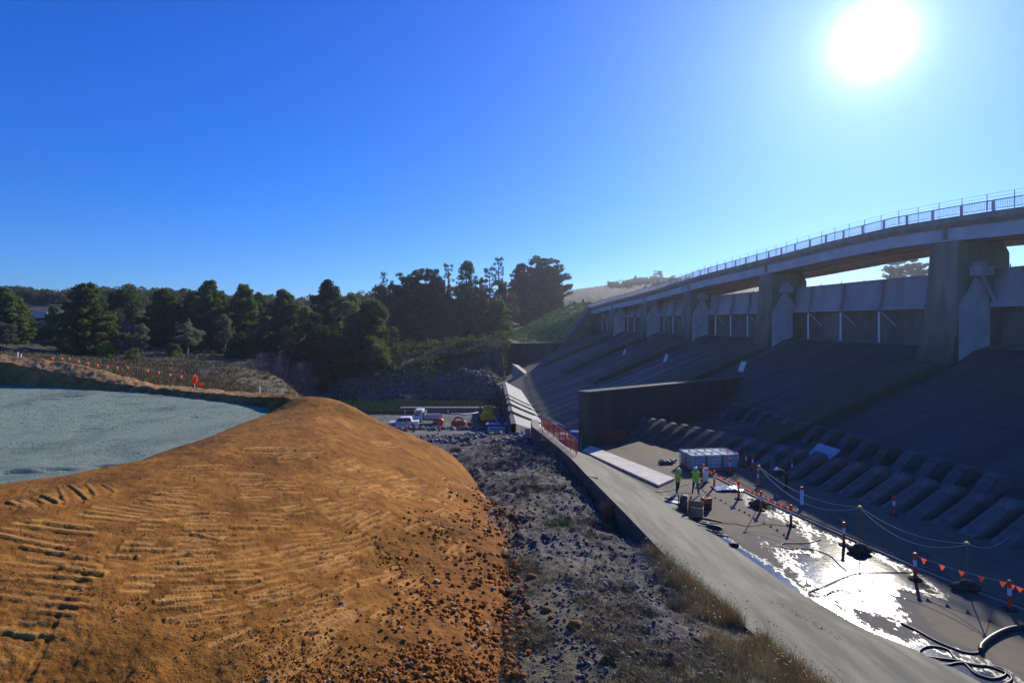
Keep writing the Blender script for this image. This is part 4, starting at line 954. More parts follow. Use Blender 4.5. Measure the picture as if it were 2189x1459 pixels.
# ------------------------------------------------------------------ barrier posts and flags on the basin floor
m_orange = mat('orange_plastic', (0.88,0.10,0.03), (0.78,0.08,0.025), 6, .5)
m_reflect = mat('reflective_white', (0.75,0.75,0.78), rough=.35)
m_rubber = mat('black_rubber', (0.02,0.02,0.02), (0.04,0.04,0.04), 5, .85)
def cloth(name, c, k=.5):
    m = mat(name, c, rough=.7); n = m.node_tree.nodes; L = m.node_tree.links; t = n.new('ShaderNodeBsdfTranslucent'); t.inputs[0].default_value = (*c, 1); x = n.new('ShaderNodeMixShader'); x.inputs[0].default_value = k
    L.new(n['Principled BSDF'].outputs[0], x.inputs[1]); L.new(t.outputs[0], x.inputs[2]); L.new(x.outputs[0], n['Material Output'].inputs[0]); return m
m_flag = cloth('orange_flag', (0.90,0.13,0.035), .6)
m_rope = mat('pale_rope', (0.55,0.5,0.45), rough=.8)
m_hose = mat('dark_hose', (0.03,0.032,0.035), (.05,.05,.055), 3, .45)
m_steel = mat('steel', (0.35,0.36,0.38), (.25,.25,.27), 4, .4, metal=.6)
m_timber = mat('weathered_timber', (0.36,0.27,0.16), (0.25,0.18,0.10), 2, .85, stretch=(6,.6,6))
m_yellow = mat('yellow_paint', (0.9,0.62,0.02), (.8,.53,.02), 3, .45)
m_red = mat('red_paint', (0.55,0.05,0.04), (.42,.04,.03), 3, .5)
m_blue = mat('blue_tarp', (0.10,0.20,0.50), (0.07,0.15,0.40), 1.5, .6, .4, 4)
m_glass = mat('dark_glass', (0.012,0.016,0.02), rough=.08, spec=.6)
m_black = mat('black_plastic', (0.015,0.015,0.017), (.03,.03,.03), 4, .6)
m_greybox = mat('grey_steel_box', (.12,.125,.14), (.07,.075,.085), 3, .6)

def post_parts(h, root):
    b = MB().lathe([(.25,0),(.25,.035),(.21,.06),(.09,.08)], n=14); b.build('base', m_rubber, root, smooth=False)
    p = MB().lathe([(.072,.07),(.068,h*.5),(.064,h*.74),(.064,h*.90),(.085,h*.91),(.085,h*.985),(.045,h*1.02)], n=10); p.build('post', m_orange, root)
    MB().lathe([(.0715,h*.5),(.0675,h*.74)], n=10).build('reflective_band', m_reflect, root)
def post(name, u, v, label, cat='barrier post', grp='orange barrier posts', h=1.1):
    p = PZ(u, v, 0.0); p.z = .012
    global POST0
    if POST0 is None:
        POST0 = thing(name, label, cat, p, 0, grp); post_parts(1.1, POST0); r = POST0
    else: r = dup(POST0, p, rng.uniform(0,6), label, grp)
    r.scale = (1,1,h/1.1); return p
POST0 = None
bp_ = {}
for k, u, v, lab in (('a',1504,1026,'orange barrier post where the flag rope starts, beside the water tanks'),
    ('b',1527,1041,'second orange barrier post along the flag rope from the tanks'),
    ('c',1579,1066,'third orange barrier post along the flag rope, on a white foot'),
    ('d',1627,1090,'fourth orange barrier post on the rope, beside the brown tyre'),
    ('e',1691,1123,'last orange barrier post of the long flag rope'),
    ('f',1804,1164,'orange barrier post standing alone between the two flag ropes'),
    ('g',1956,1237,'orange barrier post in the glare where the short flag rope starts'),
    ('h',2158,1302,'largest orange barrier post, at the end of the short flag rope'),
    ('i',1561,1012,'shaded orange post standing before the wrapped tanks'),
    ('j',1609,1004,'shaded orange post just past the end of the tanks'),
    ('k',1693,1014,'shaded orange post near the chute blocks, farthest from the tanks'),
    ('l',1621,1038,'shaded orange post behind the first orange pole'),
    ('m',1911,1101,'lone shaded orange post by the big baffle blocks'),
    ('n',1595,998,'small shaded orange post hidden behind the tanks corner')):
    bp_[k] = post('barrier_post', u, v, lab)
# pale post with a red cap
g = thing('marker_post', 'pale square marker post with a red cap standing in the shade', 'marker post', PZ(1714,1078,0))
MB().box((0,0,.45),(.2,.06,.9)).build('post', m_white, g); MB().box((0,0,.99),(.16,.08,.18)).build('cap', m_red, g)

def bunting(pts, n, label, h=.19, sag=.12, seed=1, flagm=None, wf=.115):
    r = random.Random(seed); root = thing('bunting_line', label, 'bunting', pts[0]); o0 = Vector(pts[0]); path = []
    for i in range(len(pts)-1):
        a, b = Vector(pts[i]), Vector(pts[i+1])
        for k in range(13): f = k/12; path.append(a.lerp(b,f)-o0-Vector((0,0,sag*4*f*(1-f))))
    MB().tube(path, .011, 4).build('rope', m_rope, root)
    for i in range(n):
        f = (i+.5)/n*(len(path)-1); j = min(int(f), len(path)-2); q = path[j].lerp(path[j+1], f-j); d = (path[j+1]-path[j]).normalized()
        sw = Vector((-d.y,d.x,0))*r.uniform(-.35,.35)*h
        MB().add([q-d*wf, q+d*wf, q+Vector((0,0,-h*1.2))+sw, q-d*wf+sw*.02+Vector((0,0,.012)), q+d*wf+Vector((0,0,.012))], [(0,1,2),(3,4,1,0)]).build('flag', flagm or m_flag, root, fixn=False)
    return root
top = lambda k, z=1.02: bp_[k]+Vector((0,0,z))
bunting([top(k) for k in 'abcde'], 20, 'long orange flag line strung between posts past the wrapped tanks', seed=3)
q = PZ(2240,1322,0)+Vector((0,0,1.0))
bunting([top('g'), top('h'), q], 10, 'short orange flag line running out of the picture past the glare', seed=4, sag=.10)

# tall orange poles with weighted feet and the cables hung between them
m_pole2 = mat('rusty_orange_pole', (0.40,0.16,0.05), (.30,.11,.04), 3, .6)
m_sack = mat('brown_sandbag', (0.085,0.065,0.05), (0.05,0.04,0.033), 2, .95, .5, 6)
tops = []
for u, v, vt, lab in ((1622,1082,996,'orange pole with a brown weight at its foot, nearest the tanks'), (1838,1181,1083,'middle orange pole weighted with a brown bag at the wet edge'), (2067,1262,1160,'orange pole nearest the camera, weighted with a brown bag')):
    p = PZ(u, v, 0.0); h = (v-vt)*p.y/F; g = thing('cable_pole', lab, 'pole', p, 0, 'orange cable poles')
    MB().tube([(0,0,.05),(.01,0,h)], .022, 6).build('pole', m_pole2, g); MB().lathe([(.02,h-.02),(.09,h),(.09,h+.03),(.03,h+.06)], n=8).build('cap', m_yellow, g)
    sb = MB().blob((-.12,.1,.13), .36, seed=int(u), sub=2, sq=(1.25,.8,.5), rough=.1).blob((.2,-.05,.15), .3, seed=int(u)+1, sub=2, sq=(1.1,.8,.55), rough=.1).blob((.02,.0,.34), .26, seed=int(u)+2, sub=2, sq=(1.2,.8,.5), rough=.1)
    sb.build('sandbag', m_sack, g, smooth=True); tops.append(p+Vector((.01,0,h)))
def cable(a, b, sag, label, off=0, r=.012, m=None):
    path = [a.lerp(b, k/16)-Vector((0,0,sag*4*(k/16)*(1-k/16)+off)) for k in range(17)]
    root = MB().tube([p-a for p in path], r, 5).build('cable', m or m_rope, loc=a); return tag(root, label, 'cable')
cable(tops[0], tops[1], .55, 'upper cable sagging between the pole by the tanks and the middle pole')
cable(tops[0], tops[1], .95, 'lower cable sagging between the pole by the tanks and the middle pole', .05)
cable(tops[1], tops[2], .42, 'upper cable hung between the middle pole and the nearest pole', .0)
cable(tops[1], tops[2], .75, 'lower cable hung between the middle pole and the nearest pole', .05)
cable(tops[2], PZ(2230,1240,0)+Vector((.4,2.2,1.0)), .3, 'thin cable leaving the nearest pole towards the dam', .02)

# hoses lying on the wet floor
def hose(px_, r, label, z=.03, name='hose', m=None, cat='hose', lift=None):
    pts = [PZ(u, v, 0.0)+Vector((0,0,z)) for u, v in px_]
    if lift: pts = [p+Vector((0,0,l)) for p, l in zip(pts, lift)]
    n = len(pts); path = []
    for i in range(n-1):
        p0, p1, p2, p3 = pts[max(0,i-1)], pts[i], pts[i+1], pts[min(n-1,i+2)]
        for k in range(6):
            t = k/6; path.append(.5*((2*p1)+(p2-p0)*t+(2*p0-5*p1+4*p2-p3)*t*t+(3*p1-p0-3*p2+p3)*t**3))
    path.append(pts[-1]); o0 = path[0].copy()
    o = MB().tube([p-o0 for p in path], r, 6).build(name, m or m_hose, loc=o0, smooth=True); return tag(o, label, cat)
hose([(1755,1153),(1730,1160),(1700,1161),(1676,1161),(1670,1167),(1685,1173),(1715,1172),(1745,1176),(1775,1188),(1795,1208),(1810,1220)], .022, 'dark hose in a long narrow loop on the floor by the fifth post')
hose([(1950,1223),(1880,1224),(1835,1226),(1800,1236),(1765,1252),(1738,1262),(1728,1268),(1740,1274),(1765,1272),(1780,1264),(1800,1262),(1825,1272),(1846,1287)], .022, 'dark hose curling back from the post in the glare')
hose([(1925,1331),(1960,1348),(2000,1370),(2040,1387),(2065,1395),(2088,1396),(2098,1390)], .03, 'dark hose running up to the thick curved pipe')
hose([(1880,1372),(1910,1385),(1965,1401),(2010,1408),(2050,1413),(2065,1421),(2085,1440),(2120,1451),(2145,1446),(2150,1436),(2130,1426),(2080,1421),(2045,1410),(2030,1392),(2010,1384),(1985,1382),(1968,1390),(1966,1402),(1985,1416),(2020,1422),(2050,1417),(2085,1420),(2125,1428),(2158,1444),(2160,1456),(2130,1470)], .03, 'dark hose lying in several large loops at the picture edge', name='coiled_hose')
hose([(2097,1394),(2100,1383),(2120,1366),(2150,1351),(2180,1345),(2215,1345),(2260,1352)], .085, 'thick black curved pipe rising from the wet floor', z=.09, name='thick_pipe', cat='pipe')
hose([(1436,1086),(1450,1095),(1458,1108),(1476,1110),(1510,1118),(1545,1118),(1575,1120),(1600,1124),(1640,1120),(1680,1124)], .016, 'thin dark lead trailing from the tools across the dry floor', name='power_lead', cat='cable')
hose([(1400,1052),(1428,1050),(1452,1040),(1474,1034)], .018, 'thin lead running between the two workers', name='power_lead', cat='cable')

# ------------------------------------------------------------------ workers
m_skin = mat('skin', (0.45,0.26,0.18), rough=.6); m_navy = mat('dark_workwear', (0.018,0.02,0.03), (.03,.032,.045), 6, .9)
m_hivis = mat('lime_vest', (0.42,0.80,0.05), (0.34,0.68,0.04), 5, .7); m_helmet = mat('white_helmet', (.75,.75,.75), rough=.4)
m_boot = mat('boots', (0.03,0.025,0.02), rough=.8); m_ohv = mat('orange_vest', (0.85,0.16,0.03), rough=.7)
dg = None
def person(label, loc, rz, pose, vest=None, helmet=True, scale=1.0, cat='person', trousers=None):
    """one skinned body posed through its joints; clothes follow the body surface"""
    root = thing('person', label, cat, loc, rz, scale=scale)
    J = dict(pel=(0,0,.95), bel=(0,0,1.1), che=(0,.0,1.32), nek=(0,.01,1.5), hed=(0,.02,1.6), top=(0,.01,1.74),
             shl=(-.19,0,1.42), ell=(-.25,.03,1.14), wrl=(-.24,.14,.92), shr=(.19,0,1.42), elr=(.25,.03,1.14), wrr=(.24,.14,.92),
             hil=(-.1,0,.9), knl=(-.12,.02,.5), anl=(-.13,-.02,.09), tol=(-.14,.14,.04), hir=(.1,0,.9), knr=(.12,.02,.5), anr=(.13,-.02,.09), tor=(.14,.14,.04))
    J.update(pose)
    rad = dict(pel=.15,bel=.145,che=.16,nek=.062,hed=.10,top=.075,shl=.075,ell=.052,wrl=.034,shr=.075,elr=.052,wrr=.034,hil=.105,knl=.066,anl=.046,tol=.035,hir=.105,knr=.066,anr=.046,tor=.035)
    E = [('pel','bel'),('bel','che'),('che','nek'),('nek','hed'),('hed','top'),('che','shl'),('shl','ell'),('ell','wrl'),('che','shr'),('shr','elr'),('elr','wrr'),('pel','hil'),('hil','knl'),('knl','anl'),('anl','tol'),('pel','hir'),('hir','knr'),('knr','anr'),('anr','tor')]
    ks = list(J); me = bpy.data.meshes.new('body'); me.from_pydata([J[k] for k in ks], [(ks.index(a), ks.index(b)) for a, b in E], [])
    o = bpy.data.objects.new('body_rig', me); col.objects.link(o)
    sk = o.modifiers.new('skin', 'SKIN'); sk.use_smooth_shade = True
    for i, k in enumerate(ks):
        r_ = rad[k]; me.skin_vertices[0].data[i].radius = (r_*(1.18 if k in ('pel','bel','che') else 1), r_*(.8 if k in ('bel','che') else 1)); me.skin_vertices[0].data[i].use_root = (k == 'pel')
    o.modifiers.new('sub', 'SUBSURF').levels = 2
    bpy.context.view_layer.update(); ev = o.evaluated_get(bpy.context.evaluated_depsgraph_get()); bm_ = bpy.data.meshes.new_from_object(ev)
    bpy.data.objects.remove(o)
    mb = MB(); mb.v = [tuple(v.co) for v in bm_.vertices]; mb.f = [tuple(p.vertices) for p in bm_.polygons]; nb = len(mb.f)
    for sd_ in ('l','r'):                                   # hands: palm, four fingers and a thumb, gently curled
        w_ = Vector(J['wr'+sd_]); d = (w_-Vector(J['el'+sd_])).normalized(); sx = -1 if sd_ == 'l' else 1
        side = Vector((0,1,0)) if abs(d.y) < .8 else Vector((0,0,1)); side = (side-d*side.dot(d)).normalized(); nrm = d.cross(side).normalized()
        mb.tube([w_-d*.02, w_+d*.04, w_+d*.09], [.03,.042,.036], 8)
        for k, (off, ln) in enumerate(((.03,.075),(.011,.085),(-.009,.08),(-.029,.062))):
            b0 = w_+d*.085+side*off; b1 = b0+d*ln*.5-nrm*sx*.008; b2 = b1+d*ln*.4-nrm*sx*.03; mb.tube([b0,b1,b2], [.0095,.009,.007], 6)
        b0 = w_+d*.03+side*.034; mb.tube([b0, b0+d*.03+side*.03, b0+d*.06+side*.035-nrm*sx*.015], [.012,.011,.008], 6)
    hd = Vector(J['hed']); fwd = Vector((0,1,0))
    mb.blob(hd+fwd*.098+Vector((0,0,.01)), .018, 1, 1, (.8,1,1.4), .05)      # nose
    for sx in (-1,1):
        mb.blob(hd+Vector((sx*.033,.086,.035)), .012, 2, 1, rough=.02); mb.blob(hd+Vector((sx*.098,.0,.01)), .026, 3, 1, (.4,.8,1.2), .03)
    mb.blob(hd+Vector((0,.09,-.035)), .02, 4, 1, (1.3,.5,.4), .03)
    m = mb.mesh('body')
    for q in (m_navy, m_skin, m_boot): m.materials.append(q)
    nk, at_ = J['nek'][2]-.0, .13
    for i, p in enumerate(m.polygons):
        c = p.center; p.use_smooth = True
        if (c-Vector(J['hed'])).length < .16 and c.z > J['nek'][2]-.0 or i >= nb: p.material_index = 1
        elif min((c-Vector(J['an'+s])).length for s in 'lr') < .16 and min((c-Vector(J['kn'+s])).length for s in 'lr') > .26: p.material_index = 2
    b = bpy.data.objects.new('body', m); col.objects.link(b); b.parent = root
    if vest:
        T_ = MB(); keep = []
        seg = [(Vector(J['pel']),Vector(J['bel'])),(Vector(J['bel']),Vector(J['che'])),(Vector(J['che']),Vector(J['nek'])),(Vector(J['che']),Vector(J['shl'])*.75+Vector(J['che'])*.25),(Vector(J['che']),Vector(J['shr'])*.75+Vector(J['che'])*.25)]
        def dseg(c, a, bb): t = max(0,min(1,(c-a).dot(bb-a)/max(1e-6,(bb-a).length_squared))); return (c-(a+(bb-a)*t)).length
        def ok(c):
            arm = min(dseg(c, Vector(J['el'+s]), Vector(J['wr'+s])) for s in 'lr'); leg = min(dseg(c, Vector(J['hi'+s])*.5+Vector(J['kn'+s])*.5, Vector(J['kn'+s])) for s in 'lr')
            tr_ = min(dseg(c,a,bb) for a,bb in seg); up = min((c-(Vector(J['sh'+s])*.6+Vector(J['el'+s])*.4)).length for s in 'lr')
            return tr_ < .26 and arm > .075 and leg > .17 and up > .10 and (c-Vector(J['hed'])).length > .145
        used = {}
        for p in bm_.polygons:
            if ok(p.center):
                f = []
                for vi in p.vertices:
                    if vi not in used:
                        v = bm_.vertices[vi]; used[vi] = len(T_.v); T_.v.append(tuple(v.co+v.normal*.028))
                    f.append(used[vi])
                T_.f.append(tuple(f))
        T_.build('vest', vest, root, smooth=True, fixn=False)
    if helmet:
        h = Vector(J['hed'])+(Vector(J['top'])-Vector(J['hed'])).normalized()*.045
        hm = MB().lathe([(.135,-.01),(.128,.0),(.124,.06),(.10,.115),(.055,.145),(.01,.152)], c=h, n=14); hm.box(h+Vector((0,.13,0)), (.16,.10,.015)); hm.build('helmet', m_helmet, root, smooth=True)
    return root
p = PZ(1487,1058,0)
person('worker in lime vest holding an upright rod, seen from behind', p+Vector((0,0,.02)), R(-20), dict(shr=(.20,.0,1.42), elr=(.30,.10,1.18), wrr=(.28,.32,1.08), wrl=(-.30,.16,1.02), ell=(-.32,-.02,1.16), knl=(-.14,.02,.5), anl=(-.2,-.04,.09), tol=(-.24,.12,.04), anr=(.18,-.02,.09), tor=(.22,.14,.04)), m_hivis)
p = PZ(1449,1055,0)
person('slighter worker in lime vest raising both hands to the face', p+Vector((0,0,.02)), R(-65), dict(elr=(.24,.22,1.24), wrr=(.09,.26,1.48), ell=(-.24,.22,1.24), wrl=(-.09,.26,1.48), hed=(0,.05,1.59), top=(0,.06,1.73), anr=(.12,-.22,.09), tor=(.12,-.06,.04), knr=(.12,-.06,.5)), m_hivis, scale=.93)
p = PZ(1681,1046,0)
person('dark clothed worker bending over in the shade with an orange marked jacket', p+Vector((0,0,.02)), R(80), dict(bel=(0,.10,1.06), che=(0,.30,1.2), nek=(0,.46,1.24), hed=(0,.56,1.25), top=(0,.68,1.3), shl=(-.18,.36,1.24), shr=(.18,.36,1.24), ell=(-.2,.42,.95), elr=(.2,.42,.95), wrl=(-.14,.52,.74), wrr=(.14,.52,.74)), mat('dark_orange_jacket', (.10,.04,.02), (.03,.025,.025), 8, .9, lo=.45, hi=.55))
p = PZ(1217,886,-4.97)
person('distant worker in an orange vest standing in the far basin', p+Vector((0,0,.0)), R(10), {}, m_ohv)

# rod held by the worker, and the tools around
g = PZ(1497,1096,0); o = MB().tube([(0,0,.02),(.01,-.05,1.0),(-.04,.9,1.95)], .018, 6).build('upright_rod', m_steel, loc=g); tag(o, 'thin upright rod held by the worker in lime vest', 'rod')
g = thing('plywood_box', 'open plywood box holding tools in front of the workers', 'box', PZ(1487,1101,0), R(-22))
bx = MB(); bx.box((-.42,0,.45),(.04,.9,.86)).box((.0,.44,.36),(.84,.04,.68)).box((.1,-.44,.3),(.64,.04,.56)).box((.40,0,.24),(.04,.86,.44)); bx.build('side', m_timber, g); MB().box((0,0,.06),(.86,.9,.05)).build('bottom', m_timber, g)
g = thing('red_toolbox', 'red tool case resting on the corner of the plywood box', 'tool case', PZ(1507,1088,0)+Vector((.1,0,.0)), R(20))
MB().box((0,0,.55),(.55,.36,.3)).build('case', m_red, g, bevel=.03); MB().box((0,0,.725),(.3,.06,.05)).build('handle', m_black, g); MB().box((0,0,.2),(.5,.3,.4)).build('stand', m_black, g)
g = thing('generator', 'dark grey generator with a rounded top beside the plywood box', 'generator', PZ(1464,1087,0), R(-20))
MB().box((0,0,.36),(.62,.5,.5), taper=.9).build('housing', m_greybox, g, bevel=.05); MB().prism([(-.3,.6),(-.26,.72),(-.1,.82),(.1,.82),(.26,.72),(.3,.6)], (-.24,.24), lambda p, d: Vector((p[0],d,p[1]))).build('cover', m_greybox, g)
fr = MB()
for x in (-.36,.36): fr.tube([(x,-.3,.03),(x,-.3,.85),(x,.3,.85),(x,.3,.03),(x,-.3,.03)], .02, 6)
fr.tube([(-.36,-.3,.85),(.36,-.3,.85)], .02, 6); fr.tube([(-.36,.3,.85),(.36,.3,.85)], .02, 6)
fr.build('frame', m_black, g)
for x in (-.3,.3): MB().lathe([(.12,-.04),(.12,.04)], c=(x,.28,.12), n=12, axis=0).build('wheel', m_rubber, g)
g = thing('breaker_tool', 'dark jackhammer lying on planks at the edge of the sill', 'power tool', PZ(1529,1134,0), R(-32))
MB().lathe([(.06,-.45),(.12,-.35),(.15,-.1),(.14,.2),(.08,.36),(.05,.42)], c=(0,0,.17), n=10, axis=0).build('body', m_black, g); MB().tube([(-.45,0,.17),(-1.05,.02,.14)], [.035,.02], 6).build('chisel', m_steel, g)
MB().tube([(.4,-.3,.2),(.42,0,.2),(.4,.3,.2)], .025, 6).build('handle', m_black, g)
for k, (du, dv, a_, L_, lab) in enumerate(((-28,-10,-30,1.5,'grey plank under the jackhammer chisel end'), (-12,-24,-34,1.0,'short plank leaning by the jackhammer body'), (-2,-22,-34,.9,'short pale plank next to the jackhammer handle'), (5,8,-30,1.2,'lowest plank lying along the sill edge'))):
    o = MB().box((0,0,.0),(L_,.13,.045)).build('plank', m_timber, loc=PZ(1529+du,1134+dv,0)+Vector((0,0,.04+.0*k))); o.rotation_euler = (0,R(2),R(a_)); tag(o, lab, 'plank')
for u, v, a_, L_, wd, lab, mm_ in ((1440,1066,-38,1.0,.5,'black sheet lying at the slighter worker\'s feet',m_black),(1452,1076,-40,1.2,.45,'bright white board lying beside the generator',m_white),(1482,1113,-38,1.5,.16,'white edged board on the sill before the plywood box',m_white),(1494,1116,-30,1.1,.3,'dark board with a red edge in front of the plywood box',m_black)):
    o = MB().box((0,0,0),(L_,wd,.05)).build('board', mm_, loc=PZ(u,v,0)+Vector((0,0,.05))); o.rotation_euler = (0,0,R(a_)); tag(o, lab, 'board')
for u, v, a_, L_, lab in ((1365,1012,-38,2.4,'dark plank beside the pale timber platform'),(1352,1002,-38,1.6,'second dark plank nearer the kerb'),(1340,998,-40,1.2,'short brown plank by the kerb')):
    o = MB().box((0,0,0),(L_,.2,.07)).build('plank', m_timber if 'brown' in lab else m_black, loc=PZ(u,v,0)+Vector((0,0,.05))); o.rotation_euler = (0,0,R(a_)); tag(o, lab, 'plank')
o = MB().blob((0,0,.08), .16, 5, 2, (1.3,.8,.6), .2).blob((.2,.05,.07), .1, 8, 1, rough=.2).build('tool_bag', m_black, loc=PZ(1568,1166,0)); tag(o, 'small black bag lying on the kerb of the sill', 'bag')
g = thing('rubble_heap', 'low heap of grey offcuts on the basin floor before the tanks', 'rubble heap', PZ(1428,989,0))
hp = MB()
for k in range(16): hp.blob((rng.uniform(-.7,.7), rng.uniform(-.4,.4), .1+.12*rng.random()), rng.uniform(.12,.25), k, 1, (1.5,.8,.6), .3)
hp.build('offcuts', m_greybox, g)
g = thing('plastic_sheet', 'crumpled shiny plastic sheet behind the second barrier post', 'plastic sheet', PZ(1556,1046,0))
xs = np.linspace(-.9,.9,16); MB().grid([[(x, y, .06+.22*float(fbm(np.array([x*3.]),np.array([y*3.]),.8,3,7)[0]+.5)*(1-abs(x)/1.1)) for x in xs] for y in np.linspace(-.5,.5,10)]).build('sheet', mat('plastic', (.5,.53,.56), rough=.15, spec=.8), g)

# timber platform
g = thing('timber_platform', 'long pale timber platform lying on the floor between kerb and divider wall', 'platform', (0,0,0))
pa, pb, pc, pd = [PZ(u,v,.16) for u, v in ((1236,958),(1264,952),(1442,1021),(1408,1036))]
MB().add([pa,pb,pc,pd]+[Vector((p.x,p.y,.01)) for p in (pa,pb,pc,pd)], [(0,1,2,3),(0,3,7,4),(3,2,6,7),(2,1,5,6),(1,0,4,5)]).build('deck', mat('pale_ply', (.72,.66,.56), (.58,.53,.45), 1.2, .85, .2, 8, c3=(.5,.46,.38), s3=.8), g)

# wrapped water tanks on pallets
m_tank = mat('cloudy_tank_plastic', (.66,.70,.74), (.5,.55,.6), 2, .25, spec=.6, rand=.15)
IB = None
def tank(loc, rz, label):
    global IB
    if IB is None:
        IB = thing('water_tank', label, 'water tank', loc, rz, 'caged water tanks standing on the floor')
        MB().box((0,0,.66),(1.12,.92,.98)).build('tank', m_tank, IB, bevel=.07); MB().lathe([(.12,1.15),(.12,1.2),(.05,1.22)], n=10).build('lid', m_black, IB)
        cg = MB()
        for x in np.linspace(-.6,.6,9):
            for y in (-.5,.5): cg.box((x,y,.66),(.022,.022,1.04))
        for y in np.linspace(-.4,.4,6):
            for x in (-.6,.6): cg.box((x,y,.66),(.022,.022,1.04))
        for z in (.2,.45,.7,.95,1.17):
            for y in (-.515,.515): cg.box((0,y,z),(1.22,.024,.028))
            for x in (-.615,.615): cg.box((x,0,z),(.024,1.0,.028))
        cg.build('cage', m_steel, IB)
        pl = MB()
        for y in (-.42,0,.42): pl.box((0,y,.06),(1.2,.12,.1))
        pl.box((0,0,.13),(1.2,1.0,.03)); pl.build('pallet', m_timber, IB)
        return IB
    return dup(IB, loc, rz, label)
b0 = PZ(1488,1003,0); rx = Vector((math.cos(R(8)), math.sin(R(8)), 0)); ry = Vector((-rx.y, rx.x, 0))
tl = {(0,0):'brightly lit caged tank at the near end of the stack, behind the workers',(1,0):'caged water tank in the front row beside the lit end tank',(2,0):'caged water tank at the shaded end of the front row',(0,1):'caged tank in the back row behind the lit end tank',(1,1):'middle caged tank of the back row',(2,1):'caged tank at the shaded end of the back row'}
for (i, j), lab in tl.items(): tank(b0+rx*1.27*i+ry*1.07*j+Vector((0,0,.015)), R(8), lab)
g = thing('upright_board', 'upright pale panel standing behind the worker with the rod', 'panel', PZ(1509,1030,0), R(10)); MB().box((0,0,.5),(.34,.05,1.0)).build('board', m_white, g)
MB().box((0,.02,.03),(.5,.3,.05)).build('foot', m_black, g)
o = MB().box((0,0,0),(.3,2.6,.05)).build('leaning_plank', m_greybox, loc=PZ(1660,1016,0)+Vector((0,.6,.95))); o.rotation_euler = (R(38),0,R(-30)); tag(o, 'grey plank leaning against a baffle block near a shaded post', 'plank')
# pale slab leaning on a block
o = MB().box((0,0,0),(.12,2.2,3.2)).build('pale_board', mat('pale_board', (.36,.38,.45), rough=.8), loc=PZ(1737,1018,0)+Vector((.35,.5,1.0))); o.rotation_euler = (0,R(52),ang+R(180)); tag(o, 'large pale panel leaning against the baffle block behind the bending worker', 'panel')
# ------------------------------------------------------------------ pump yard below the bank
def yz(x, y): return ground(x, y)
def at(u, v, z):
    p = PZ(u, v, z); p.z = yz(p.x, p.y); return p
# utility car
def side_prism(mb, poly, w_): return mb.prism(poly, (-w_/2, w_/2), lambda p, d: Vector((p[0], d, p[1])))
def wheels(root, xs, r, track, wd=.24):
    for x in xs:
        for y in (-track/2, track/2):
            wh = MB().lathe([(r*.7,-wd/2),(r*.96,-wd/2),(r,-wd*.3),(r,wd*.3),(r*.96,wd/2),(r*.7,wd/2)], c=(x,y,r), n=16, axis=1).build('wheel', m_rubber, root)
            MB().lathe([(r*.62,-wd*.54),(r*.55,wd*.54)], c=(x,y,r), n=12, axis=1).build('rim', m_steel, wh)
p = at(863,913,-6.5)
ut = thing('parked_car', 'white dual cab utility car parked in front of the truck, behind the row of boulders', 'car', p, R(4))
side_prism(MB(), [(-2.5,.42),(-2.52,.75),(-2.35,.95),(-1.35,1.06),(-.55,1.1),(2.5,1.1),(2.55,.5),(2.2,.38),(-2.2,.36)], 1.82).build('body', m_white, ut, bevel=.06)
side_prism(MB(), [(-1.35,1.05),(-.62,1.66),(-.3,1.75),(1.0,1.75),(1.25,1.68),(1.45,1.09)], 1.62).build('cabin', m_white, ut, bevel=.06)
for y in (-.825,.825):
    side_prism(MB(), [(-1.1,1.13),(-.56,1.6),(-.02,1.64),(-.02,1.13)], .03).build('window', m_glass, ut, loc=(0,y,0)); side_prism(MB(), [(.06,1.13),(.06,1.64),(.95,1.64),(1.2,1.5),(1.28,1.13)], .03).build('window', m_glass, ut, loc=(0,y,0))
MB().add([(-1.33,-.7,1.1),(-1.33,.7,1.1),(-.66,.66,1.65),(-.66,-.66,1.65)], [(0,1,2,3)]).build('windscreen', m_glass, ut, loc=(-.03,0,.02))
for y in (-.7,.7): MB().box((-2.47,y,.82),(.08,.32,.16)).build('headlight', m_reflect, ut); MB().box((2.54,y,.9),(.06,.12,.35)).build('tail_light', m_red, ut); MB().box((-.95,y*1.42,1.18),(.1,.16,.13)).build('mirror', m_black, ut)
MB().box((-2.54,0,.5),(.08,1.7,.2)).build('bumper', m_black, ut); wheels(ut, (-1.6,1.55), .37, 1.62)
# truck
p = at(917,905,-6.5)
tk_ = thing('parked_truck', 'white cabbed tray truck with grey dropside tray parked in the pump yard', 'truck', p, R(-3))
side_prism(MB(), [(-2.55,.55),(-2.58,1.35),(-2.35,2.35),(-2.2,2.45),(-.95,2.45),(-.9,.55)], 1.95).build('cab', m_white, tk_, bevel=.07)
for y in (-.99,.99): side_prism(MB(), [(-2.28,1.42),(-2.12,2.2),(-1.3,2.2),(-1.3,1.42)], .03).build('window', m_glass, tk_, loc=(0,y,0))
MB().add([(-2.62,-.85,1.4),(-2.62,.85,1.4),(-2.39,.82,2.3),(-2.39,-.82,2.3)], [(0,1,2,3)]).build('windscreen', m_glass, tk_)
for y in (-.75,.75): MB().box((-2.6,y,.85),(.06,.35,.18)).build('headlight', m_reflect, tk_); MB().box((-2.4,y*1.5,1.8),(.08,.2,.35)).build('mirror', m_black, tk_)
MB().box((0,0,.62),(5.2,.8,.22)).build('chassis', m_black, tk_)
tr = MB(); tr.box((.95,0,.88),(3.1,2.0,.12)); tr.build('tray', m_steel, tk_)
for y in (-1.0,1.0): MB().box((.95,y,1.25),(3.1,.05,.62)).build('dropside', mat('tray_grey', (.42,.43,.46), rough=.5), tk_)
